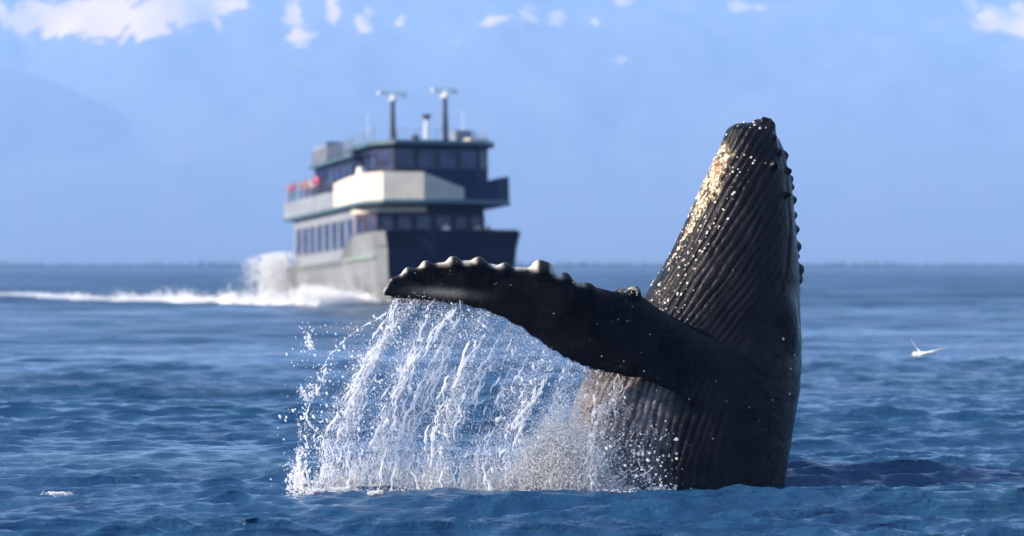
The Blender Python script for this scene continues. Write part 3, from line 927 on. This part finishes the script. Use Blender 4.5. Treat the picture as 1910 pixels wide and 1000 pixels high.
# ------------------------------------------------------------------ people on board: one continuous body each
def person(local, face_deg, cloth, legs, hair, label, arms='rail', group=None):
    J = {  # joint: (x, y, z, radius); the figure faces -y
        'pelvis': (0, 0, .95, .15), 'waist': (0, 0, 1.10, .14), 'chest': (0, -.01, 1.32, .17), 'neck': (0, 0, 1.49, .06), 'chin': (0, -.02, 1.56, .075), 'head': (0, -.02, 1.66, .10), 'crown': (0, 0, 1.74, .07)}
    E = [('pelvis', 'waist'), ('waist', 'chest'), ('chest', 'neck'), ('neck', 'chin'), ('chin', 'head'), ('head', 'crown')]
    for s, t in ((-1, 'l'), (1, 'r')):
        J['hip' + t] = (s * .10, 0, .90, .11); J['knee' + t] = (s * .11, -.02, .50, .075); J['ank' + t] = (s * .11, .02, .09, .05); J['toe' + t] = (s * .12, -.15, .04, .04)
        J['sh' + t] = (s * .20, 0, 1.42, .075)
        if arms == 'rail':
            J['elb' + t] = (s * .27, -.10, 1.17, .055); J['wri' + t] = (s * .22, -.33, 1.12, .04); J['fin' + t] = (s * .20, -.42, 1.10, .035)
        else:
            J['elb' + t] = (s * .30, -.12, 1.22, .055); J['wri' + t] = (s * .12, -.28, 1.45, .04); J['fin' + t] = (s * .06, -.27, 1.55, .035)
        E += [('pelvis', 'hip' + t), ('hip' + t, 'knee' + t), ('knee' + t, 'ank' + t), ('ank' + t, 'toe' + t), ('chest', 'sh' + t), ('sh' + t, 'elb' + t), ('elb' + t, 'wri' + t), ('wri' + t, 'fin' + t)]
    names = list(J)
    me = bpy.data.meshes.new('person')
    me.from_pydata([J[n][:3] for n in names], [(names.index(a), names.index(b)) for a, b in E], [])
    tmp = bpy.data.objects.new('person', me); C.objects.link(tmp)
    md = tmp.modifiers.new('skin', 'SKIN'); md.use_smooth_shade = True
    for i, n in enumerate(names):
        me.skin_vertices[0].data[i].radius = (J[n][3], J[n][3])
        me.skin_vertices[0].data[i].use_root = (n == 'pelvis')
    sb = tmp.modifiers.new('sub', 'SUBSURF'); sb.levels = 1; sb.render_levels = 1
    dg = bpy.context.evaluated_depsgraph_get()
    m2 = bpy.data.meshes.new_from_object(tmp.evaluated_get(dg))
    bpy.data.objects.remove(tmp); bpy.data.meshes.remove(me)
    m2.name = 'person'; m2.materials.clear()
    for m in (cloth, legs, M_skin, hair): m2.materials.append(m)
    for p in m2.polygons:
        c = p.center
        if c.z > 1.68 or (c.z > 1.58 and c.y > .03): k = 3
        elif c.z > 1.50 or (arms == 'rail' and c.y < -.36) : k = 2
        elif c.z > .93: k = 0
        else: k = 1
        p.material_index = k
    o = obj('person', m2)
    w = BM @ Vector(local)
    o.location = w
    o.rotation_euler = (0, 0, YAW + R(face_deg))
    tag(o, label, 'person', group)
    return o
M_skin = paint('skin_tone', (0.45, 0.27, 0.20), 0.6, 0.05)
cl = lambda n, c: paint(n, c, 0.85, 0.1, 6)
pink, red, whitej, yell, tan, black, jean = cl('pink_jacket', (0.75, 0.05, 0.20)), cl('red_jacket', (0.55, 0.05, 0.08)), cl('white_jacket', (0.7, 0.7, 0.68)), cl('olive_jacket', (0.42, 0.38, 0.14)), cl('tan_jacket', (0.42, 0.33, 0.24)), cl('black_cloth', (0.02, 0.02, 0.025)), cl('jeans_cloth', (0.05, 0.07, 0.13))
h_d, h_b = cl('dark_hair', (0.03, 0.02, 0.018)), cl('brown_hair', (0.12, 0.07, 0.04))
person((-5.35, 19.6, 9.36), -75, pink, jean, h_d, 'person in bright pink jacket leaning on the upper deck rail')
person((-5.2, 20.6, 9.36), -95, cl('rose_jacket', (0.7, 0.10, 0.25)), black, h_d, 'person in rose jacket just behind the bright pink one')
person((-5.05, 22.4, 9.36), -80, whitej, jean, h_b, 'person in white jacket between the pink and olive jackets', 'cam')
person((-5.0, 24.4, 9.36), -100, yell, black, h_d, 'person in olive jacket at the upper deck rail')
person((-5.05, 26.4, 9.36), -85, tan, jean, h_d, 'person in tan jacket next to the red jacket at the rail', 'cam')
person((-5.35, 28.9, 9.36), -90, red, black, h_b, 'person in red jacket at the very stern of the upper deck')
person((-5.0, 21.5, 9.36), -60, cl('navy_jacket', (0.03, 0.05, 0.14)), jean, h_b, 'person in navy jacket beside the rose jacket at the upper deck rail', 'cam')
person((-5.3, 27.6, 9.36), -110, cl('crimson_jacket', (0.62, 0.03, 0.10)), jean, h_d, 'person in crimson jacket between the tan and red jackets at the stern')
person((-4.9, 23.4, 9.36), -70, cl('orange_jacket', (0.65, 0.22, 0.06)), jean, h_d, 'person in orange jacket between the white and olive jackets')
person((-4.9, 25.4, 9.36), -95, cl('magenta_jacket', (0.6, 0.06, 0.3)), black, h_b, 'person in magenta jacket between the olive and tan jackets', 'cam')
person((0.3, 2.4, 4.46), 5, whitej, jean, h_b, 'person in white jacket on the foredeck behind the navy bow')
person((2.9, 2.6, 4.46), -10, tan, black, h_d, 'person in tan jacket in the middle of the foredeck trio', 'cam')
person((3.9, 3.0, 4.46), 10, cl('salmon_jacket', (0.5, 0.25, 0.2)), jean, h_b, 'person in salmon jacket furthest from the cream bulwark on the foredeck')

# ------------------------------------------------------------------ boat's bow wave, wake and stern spray
M_wake = foam_mat('wake_foam', (0.95, 0.95, 0.94), 0.6, 0.3)
wk = np.array([(712, 567, 563), (690, 568, 556), (650, 570, 545), (600, 571, 540), (540, 570, 539), (450, 567, 543), (300, 564, 548), (200, 562, 548.5), (100, 557, 548), (20, 551, 547.5), (-60, 549, 547.5)], float)
def wake():
    n = 420
    s = np.linspace(0, 1, n)
    k = np.linspace(0, 1, len(wk))
    px, yb, yt = (np.interp(s, k, wk[:, i]) for i in range(3))
    D = HC * F / (yb - 500)
    x = (px - 955) * D / F
    hgt = (yb - yt) * D / F * np.clip(.85 + .35 * fbm(s[:, None] * 60, 3, 222), .3, 1.4)
    m = 26
    w = np.linspace(-1, 1, m)
    Xg = np.repeat(x[:, None], m, 1) + 0.35 * w[None, :]
    wid = 1.2 + 2.2 * s
    Yg = D[:, None] + 0.4 + wid[:, None] * (w[None, :] + 1)
    prof_ = (1 - np.abs(w) ** 2.2)[None, :]
    p = np.stack([Xg.ravel() / 0.9, Yg.ravel() / 0.9], 1)
    lump = np.clip(0.66 + 0.26 * fbm(p * 1.7, 4, 200), 0.05, 1.3).reshape(Xg.shape)
    Zg = hgt[:, None] * prof_ * lump - 0.12
    V_ = np.stack([Xg, Yg, Zg], -1).reshape(-1, 3)
    i = np.arange(n - 1)[:, None] * m + np.arange(m - 1)[None, :]
    q = np.stack([i, i + 1, i + m + 1, i + m], -1).reshape(-1, 4)
    parts = [(V_, q)]
    # torn spray above the crest
    N = 9000
    t = RNG.random(N) ** 1.2
    c = (np.interp(t, s, x), np.interp(t, s, D), np.interp(t, s, hgt))
    pos = np.stack([c[0] + RNG.normal(0, .3, N), c[1] + 1 + RNG.normal(0, .8, N), np.abs(c[2] * RNG.normal(.6, .33, N))], 1)
    sv, sf = scatter(pos, RNG.uniform(.02, .07, N), OCT)
    return join(parts + [(sv, sf)])
v, f = wake()
wk_o = obj('bow_wave_foam', mesh_np('bow_wave_foam', v, f), M_wake)
tag(wk_o, 'white foaming wake trailing from the tour boat', 'foam', kind='stuff')
def stern_spray():
    N = 14000
    # plumes thrown up beside the stern quarter and along the hull side
    px = np.concatenate([RNG.normal(516, 25, 9000), RNG.uniform(540, 690, 5000)])
    top = np.concatenate([np.interp(px[:9000], [400, 445, 465, 510, 550, 600], [548, 492, 480, 472, 468, 500]), np.interp(px[9000:], [530, 600, 650, 700], [528, 534, 546, 566])])
    r = np.concatenate([RNG.random(9000) ** 1.1, RNG.random(5000) ** 2.0])
    py = 552 + (top - 552) * r
    dens = fbm(np.stack([px / 16, py / 16], 1), 3, 301)
    keep = dens > -0.45 + 0.35 * RNG.normal(size=N)
    D = np.concatenate([RNG.normal(207, 2.0, 9000), 12285.0 / (572 - 500) + 5 + 18 * (700 - px[9000:]) / 170 * RNG.uniform(.9, 1, 5000)])
    pos = np.stack([(px - 955) * D / F, D, HC + (500 - py) * D / F], 1)[keep]
    rad = RNG.uniform(.02, .075, N)[keep]
    return scatter(pos, rad, OCT)
v, f = stern_spray()
tag(obj('stern_spray', mesh_np('stern_spray', v, f), M_wake), 'white spray plume thrown up beside the boat stern', 'spray', kind='stuff')

# ------------------------------------------------------------------ gull skimming the water
def gull():
    h = 0.008
    o = np.array([-0.45, -0.5, -0.25]); n = (np.array([0.95, 0.6, 0.62]) - o) / h
    n = n.astype(int)
    x, y, z = ((o[d] + h * np.arange(n[d])).astype(np.float32) for d in range(3))
    X, Y, Z = x[:, None, None], y[None, :, None], z[None, None, :]
    def ell(c, r):
        q = np.sqrt(((X - c[0]) / r[0]) ** 2 + ((Y - c[1]) / r[1]) ** 2 + ((Z - c[2]) / r[2]) ** 2)
        return (q - 1) * min(r)
    def cap(a, b, ra, rb, flat=None):
        a, b = np.array(a), np.array(b); d = b - a; L2 = d @ d
        t = np.clip(((X - a[0]) * d[0] + (Y - a[1]) * d[1] + (Z - a[2]) * d[2]) / L2, 0, 1)
        dx, dy, dz = X - a[0] - t * d[0], Y - a[1] - t * d[1], Z - a[2] - t * d[2]
        if flat is not None:
            fl = np.array(flat, float); fl /= np.linalg.norm(fl)
            comp = dx * fl[0] + dy * fl[1] + dz * fl[2]
            rr = np.sqrt(np.maximum(dx * dx + dy * dy + dz * dz - comp ** 2, 0) + (comp * 5.5) ** 2)
            return (rr - (ra + (rb - ra) * t)) * 0.35
        return np.sqrt(dx * dx + dy * dy + dz * dz) - (ra + (rb - ra) * t)
    f = ell((0, 0, 0), (.20, .09, .095))
    f = smin(f, ell((-.17, 0, .035), (.065, .05, .052)), .05)                      # head, towards the left
    f = smin(f, cap((-.225, 0, .028), (-.285, 0, .012), .016, .008), .012)          # bill
    f = smin(f, cap((.12, 0, .01), (.30, 0, .03), .055, .085, (0, 0, 1)), .04)      # tail
    # far wing raised, near wing half folded out to the right
    f = smin(f, cap((.0, .04, .05), (-.10, .16, .24), .095, .09, (.8, -.4, .45)), .03)
    f = smin(f, cap((-.10, .16, .24), (-.22, .26, .47), .085, .03, (.8, -.4, .45)), .03)
    f = smin(f, cap((.02, -.04, .05), (.36, -.16, .14), .085, .075, (-.25, .05, 1)), .03)
    f = smin(f, cap((.36, -.16, .14), (.76, -.28, .22), .07, .016, (-.2, .05, 1)), .03)
    V_, Q_ = surface_nets(np.broadcast_to(f, n).astype(np.float32), o, h)
    me = mesh_np('gull', V_, Q_)
    d = np.maximum(sstep(.58, .66, V_[:, 0]), sstep(.39, .43, V_[:, 2]))
    fattr(me, 'tip', d)
    fattr(me, 'back', np.maximum(sstep(.2, .3, V_[:, 0]), sstep(.12, .2, V_[:, 2])))
    fattr(me, 'bill', sstep(-.222, -.235, V_[:, 0]) * (V_[:, 2] < .1))
    m = NT('gull_feathers')
    c = m.mix(m.attr('back'), (0.82, 0.81, 0.78), (0.30, 0.31, 0.33))
    c = m.mix(m.attr('tip'), c, (0.03, 0.03, 0.035))
    c = m.mix(m.attr('bill'), c, (0.7, 0.42, 0.06))
    m.l(c, m.b.inputs['Base Color'])
    m.set(Roughness=0.8)
    return obj('gull', me, m.m)
g = gull()
g.location = tuple(P(1719, 663, 45.0))
g.rotation_euler = (0, 0, R(12))
g.scale = (0.75, 0.75, 0.75)
tag(g, 'white gull flying low over the water behind the whale', 'gull')

# ------------------------------------------------------------------ water pouring off the flipper and the splash at its foot
trail_px = np.array([722, 735, 800, 860, 920, 970, 1000, 1050, 1100, 1150, 1200])
trail_py = np.array([553, 556, 560, 568, 585, 611, 634, 668, 689, 700, 709])
BASE = 914.0
def pos_of(px, py, D):
    return np.stack([(px - 955) * D / F, D, HC + (500 - py) * D / F], 1)

def path(xs, lean, q, wv):
    y0 = np.interp(xs, trail_px, trail_py) - 3
    return xs - lean * (1 - (1 - q) ** 1.8) + 5 * np.sin(q * 7 + wv) * q, y0 + (BASE - y0) * q

def streams():
    P_, R_, MP, MR, lig = [], [], [], [], []
    roots = 732 + (np.arange(20) + RNG.uniform(.15, .85, 20)) * 21.5
    for s, xr_ in enumerate(roots):
        u = (xr_ - 722) / 443
        lean0 = np.interp(u, [0, .15, .5, 1], [150, 175, 120, 45]) * RNG.uniform(.6, 1.15)
        D0 = RNG.normal(29.4, .15)
        strength = RNG.uniform(.15, 1.05) * np.interp(xr_, [720, 980, 1040, 1160], [1, 1, .55, .3])
        wv = RNG.uniform(0, 6.28)
        # ropes of water, torn along their length
        for k in range(int(3 + 5 * strength)):
            xs = float(np.clip(xr_ + RNG.normal(0, 7), 722, 1168)); lean = lean0 * RNG.uniform(.88, 1.12)
            t0 = RNG.uniform(0, .45); t1 = min(1.0, t0 + RNG.uniform(.25, .75))
            n = int(12 + 60 * (t1 - t0))
            q = np.linspace(t0, t1, n)
            lx, ly = path(xs, lean, q, wv)
            w = 2 + 7 * q
            sd_ = s * 31.7 + k * 7.3
            lx = lx + w * vnoise(q * 16 + sd_, 5) + 2.5 * vnoise(q * 45 + sd_, 15); ly = ly + 4 * vnoise(q * 20 + sd_ * 2, 6)
            torn = vnoise(q * 26 + sd_, 7) + .5 * vnoise(q * 60 + sd_, 17)
            rr = RNG.uniform(.007, .017) * np.clip(.35 + 1.1 * torn, .0, 1.5) * np.sin(np.linspace(.1, 3.04, n)) ** .4
            lig.append((pos_of(lx, ly, D0 + .05 * vnoise(q * 9 + sd_, 16)), np.maximum(rr, .0003)))
            # side threads leaving the rope
            for j in range(RNG.poisson(1.6)):
                i0 = RNG.integers(0, n)
                m = 9; e = np.linspace(0, 1, m); an = RNG.uniform(-.6, 3.6); ln = RNG.uniform(8, 30)
                lig.append((pos_of(lx[i0] + ln * e * math.cos(an) + 3 * vnoise(e * 4 + sd_ + j, 18), ly[i0] + ln * e * math.sin(an) + 3 * vnoise(e * 4 + sd_ - j, 19), np.full(m, D0)), RNG.uniform(.003, .008) * (1 - .8 * e)))
        # beads thrown off the ropes
        n = int(520 * strength)
        t = RNG.beta(1.2, .95, n)
        keep = vnoise(np.stack([t * 11, np.full(n, s * 3.7)], 1), 400) + RNG.normal(0, .3, n) > 0
        t = t[keep]; n = len(t)
        x, y = path(xr_ + RNG.normal(0, 6, n), lean0 * RNG.uniform(.88, 1.12, n), t, wv)
        P_.append(pos_of(x + RNG.normal(0, 1, n) * (3 + 12 * t), np.minimum(y + RNG.normal(0, 4, n), 918), D0 + RNG.normal(0, .06, n)))
        R_.append(np.clip(RNG.lognormal(math.log(.0052), .6, n), .002, .022))
        # fine mist streaming with the rope
        n = int(5600 * strength)
        t = RNG.beta(1.25, .9, n)
        keep = vnoise(np.stack([t * 7, np.full(n, s * 5.1)], 1), 410) + RNG.normal(0, .3, n) > -.3
        t = t[keep]; n = len(t)
        x, y = path(xr_ + RNG.normal(0, 5, n), lean0 * RNG.uniform(.85, 1.15, n), t, wv)
        MP.append(pos_of(x + RNG.normal(0, 1, n) * (2 + 10 * t), np.minimum(y, 918), D0 + RNG.normal(0, .08, n)))
        MR.append(RNG.uniform(.0022, .0046, n))
    return P_, R_, MP, MR, lig

def tube(c, r, k=6):
    d = np.gradient(c, axis=0); d /= np.linalg.norm(d, axis=1)[:, None] + 1e-9
    a = np.cross(d, [0, 1, 0.1]); a /= np.linalg.norm(a, axis=1)[:, None] + 1e-9
    b = np.cross(d, a)
    t = np.arange(k) * 2 * np.pi / k
    v = c[:, None, :] + r[:, None, None] * (a[:, None, :] * np.cos(t)[None, :, None] + b[:, None, :] * np.sin(t)[None, :, None])
    n = len(c)
    i = np.arange(n - 1)[:, None] * k + np.arange(k)[None, :]
    j = np.arange(n - 1)[:, None] * k + (np.arange(k)[None, :] + 1) % k
    q = np.stack([i, j, j + k, i + k], -1).reshape(-1, 4)
    return v.reshape(-1, 3), q

def curtain():
    P_, R_, MP, MR, lig = streams()
    # loose drops everywhere in the curtain
    n = 60000
    xs = RNG.uniform(705, 1175, n); y0 = np.interp(xs, trail_px, trail_py)
    t = RNG.beta(1.0, 0.85, n)
    lean = np.interp((xs - 722) / 443, [0, .15, .5, 1], [150, 165, 110, 40]) * RNG.uniform(.3, 1.1, n)
    x = xs - lean * (1 - (1 - t) ** 1.8); y = y0 + (BASE - y0) * t
    dn = fbm(np.stack([x / 38 + y / 90, y / 60], 1), 3, 500)
    k = dn + RNG.normal(0, .25, n) > np.interp(xs, [720, 860, 940, 1170], [.2, .15, -.1, -.2])
    big_ = RNG.random(n) < .12
    MP.append(pos_of(x[k & ~big_], y[k & ~big_], RNG.normal(29.5, .25, (k & ~big_).sum()))); MR.append(RNG.uniform(.002, .0042, (k & ~big_).sum()))
    k = k & big_
    P_.append(pos_of(x[k], y[k], RNG.normal(29.45, .22, k.sum()))); R_.append(np.clip(RNG.lognormal(math.log(.0046), .4, k.sum()), .002, .014))
    # stray drops flung out to the left
    n = 420
    x = RNG.normal(600, 55, n); y = RNG.uniform(600, 912, n)
    k = (x > 500 + 0.12 * (912 - y)) & (x < 760)
    P_.append(pos_of(x[k], y[k], RNG.normal(29.4, .3, k.sum()))); R_.append(np.clip(RNG.lognormal(math.log(.0062), .55, k.sum()), .003, .017))
    # flung ropes: an arc from the flipper tip, and a standing column at the far left
    arcs = [[(722, 585), (690, 602), (655, 625), (622, 655), (602, 690)], [(605, 690), (600, 720), (578, 742), (570, 775), (584, 800), (590, 830)], [(575, 618), (574, 640), (577, 652)],
            [(760, 690), (720, 705), (690, 730), (672, 770), (660, 810)], [(560, 720), (563, 735), (575, 745), (590, 728)], [(700, 660), (690, 665), (672, 680), (655, 686)],
            [(735, 560), (730, 585), (728, 610), (738, 640), (760, 650)], [(560, 912), (556, 880), (562, 850), (572, 835), (570, 800), (566, 770)], [(605, 912), (606, 880), (600, 855), (606, 820)],
            [(542, 912), (545, 890), (540, 868)], [(655, 912), (668, 870), (680, 830), (700, 790), (722, 745)]]
    for ai, a in enumerate(arcs):
        a = np.array(a, float); s = np.linspace(0, 1, len(a)); q = np.linspace(0, 1, 26)
        cx_ = np.interp(q, s, a[:, 0]) + 3 * vnoise(q * 14 + ai * 9, 8); cy_ = np.interp(q, s, a[:, 1]) + 3 * vnoise(q * 14 + ai * 5, 9)
        rr = RNG.uniform(.007, .014) * np.clip(.5 + 1.0 * vnoise(q * 22 + ai, 10), .12, 1.5)
        lig.append((pos_of(cx_, cy_, np.full(26, 29.35)), rr))
        m = 90
        qi = RNG.random(m)
        P_.append(pos_of(np.interp(qi, s, a[:, 0]) + RNG.normal(0, 6, m), np.interp(qi, s, a[:, 1]) + RNG.normal(0, 6, m), RNG.normal(29.35, .08, m)))
        R_.append(np.clip(RNG.lognormal(math.log(.0062), .5, m), .003, .015))
    pos, rad = np.concatenate(P_), np.concatenate(R_)
    big = rad > .0095
    ax = np.tile(np.array([[-.25, 0, .97]]), (len(pos), 1)) + RNG.normal(0, .25, (len(pos), 3)); ax /= np.linalg.norm(ax, axis=1)[:, None]
    st = RNG.uniform(1.0, 2.2, len(pos))
    parts = [scatter(pos[big], rad[big], ico(), st[big], ax[big]), scatter(pos[~big], rad[~big], OCT, st[~big], ax[~big])]
    parts += [tube(c, r, 5) for c, r in lig]
    mp_, mr_ = np.concatenate(MP), np.concatenate(MR)
    parts.append(scatter(mp_, mr_, TET))
    return join(parts)
v, f = curtain()
M_spray = foam_mat('spray_water', (0.95, 0.96, 0.98), 0.15, 0.5, 0.28)
tag(obj('falling_water', mesh_np('falling_water', v, f), M_spray), 'curtain of water drops pouring off the whale flipper', 'water drops', kind='stuff')

def splash():
    parts = []
    # froth standing along the foot of the curtain
    n = 52000
    x = RNG.uniform(535, 1110, n)
    hmax = 40 + 45 * np.clip(vnoise(x / 30, 61) + .4, 0, 2) + 55 * np.clip(vnoise(x / 75, 62), 0, 1) + 20 * vnoise(x / 9, 63)
    hmax *= sstep(530, 560, x)
    y = 915 - np.abs(hmax) * RNG.exponential(.55, n)
    foot = 3 * vnoise(x / 22, 66) + 4 * vnoise(x / 60, 67)
    y = y + foot
    k = (y > 700) & (vnoise(np.stack([x / 17, y / 60], 1), 68) + .6 * vnoise(np.stack([x / 6, y / 14], 1), 69) + RNG.normal(0, .22, n) > np.interp(y, [780, 860, 900, 918], [.25, .1, -.25, -.7]))
    parts.append(scatter(pos_of(x[k], y[k], RNG.normal(29.5, .15, k.sum())), np.clip(RNG.lognormal(math.log(.0042), .4, k.sum()), .002, .013), TET))
    # dense mound of mist against the belly
    n = 70000
    a = np.abs(RNG.normal(0, 1, n)); x = 1036 + RNG.normal(0, 1, n) * (44 + 18 * RNG.random(n)); y = 918 - 80 * a
    k = (y > 915 - 185 * np.exp(-((x - 1040) / 80) ** 2) * RNG.uniform(.6, 1.1, n)) & (y < 917)
    parts.append(scatter(pos_of(x[k], y[k], RNG.normal(29.55, .2, k.sum())), np.clip(RNG.lognormal(math.log(.0046), .3, k.sum()), .002, .010), TET))
    # thin veil over the belly and torn droplets in front of the whale
    n = 4800
    x = RNG.normal(1095, 55, n); y = 915 - np.abs(RNG.normal(0, 62, n))
    k = x < 1290
    parts.append(scatter(pos_of(x[k], y[k], RNG.normal(29.5, .12, k.sum())), np.clip(RNG.lognormal(math.log(.0042), .45, k.sum()), .002, .014), OCT))
    n = 240
    x = np.clip(RNG.normal(1190, 38, n), 1060, 1262); y = 913 - np.abs(RNG.normal(0, 60, n))
    parts.append(scatter(pos_of(x, y, RNG.normal(29.4, .12, n)), np.clip(RNG.lognormal(math.log(.009), .5, n), .004, .024), ico()))
    for i in range(26):
        bx = float(np.clip(RNG.normal(1185, 36), 1090, 1245)); by = 905 - min(RNG.exponential(40), 95)
        q = np.linspace(0, 1, 12); ang = RNG.uniform(.3, 2.9); ln = RNG.uniform(12, 42)
        cx_ = bx + ln * q * math.cos(ang) + 5 * vnoise(q * 5 + i, 71); cy_ = by - ln * q * math.sin(ang) + 5 * vnoise(q * 5 + i * 3, 72)
        parts.append(tube(pos_of(cx_, cy_, np.full(12, 29.35)), RNG.uniform(.002, .005) * np.clip(.6 + .9 * vnoise(q * 9 + i, 73), .1, 1.5)))
    for i in range(170):
        bx = RNG.uniform(545, 1120); q = np.linspace(0, 1, 12); ln = RNG.uniform(20, 95)
        cx_ = bx + RNG.normal(0, 12) * q + 4 * vnoise(q * 6 + i, 74); cy_ = 914 - ln * q
        parts.append(tube(pos_of(cx_, cy_, np.full(12, RNG.normal(29.42, .12))), RNG.uniform(.008, .02) * (1 - q * .8) * np.clip(.8 + .8 * vnoise(q * 8 + i, 75), .2, 1.6)))
    return join(parts)
v, f = splash()
M_froth = foam_mat('froth_water', (0.97, 0.97, 0.98), 0.35, 0.55, 0.32)
tag(obj('splash_froth', mesh_np('splash_froth', v, f), M_froth), 'white froth and mist where the falling water meets the sea', 'froth', kind='stuff')

# foam floating at the foot of the splash and a few flecks on the swell
def flecks():
    parts = []
    n = 5200
    x = RNG.uniform(520, 1260, n); y = 914 + np.abs(RNG.normal(0, 6, n)) * (1 + .8 * vnoise(x / 40, 83))
    k = vnoise(x / 25, 81) + RNG.normal(0, .3, n) > -.1
    D = HC * F / (y[k] - 500)
    c = pos_of(x[k], y[k], D); c[:, 2] = RNG.uniform(-.01, .05, k.sum())
    parts.append(scatter(c, RNG.uniform(.006, .022, k.sum()), OCT, np.full(k.sum(), .5), np.tile([[0, 0, 1.0]], (k.sum(), 1))))
    for px, py, wd in ((107, 934, 24), (640, 925, 26), (590, 928, 18), (700, 932, 16)):
        m = int(wd * 9); xx = px + RNG.normal(0, wd * .45, m); yy = py + RNG.normal(0, .9, m)
        D = HC * F / (yy - 500); c = pos_of(xx, yy, D); c[:, 2] = RNG.uniform(.07, .10, m)
        parts.append(scatter(c, RNG.uniform(.006, .03, m), OCT, np.full(m, .22), np.tile([[0, 0, 1.0]], (m, 1))))
    return join(parts)
v, f = flecks()
tag(obj('foam_flecks', mesh_np('foam_flecks', v, f), M_froth), 'white foam flecks floating on the sea below the splash', 'foam', kind='stuff')
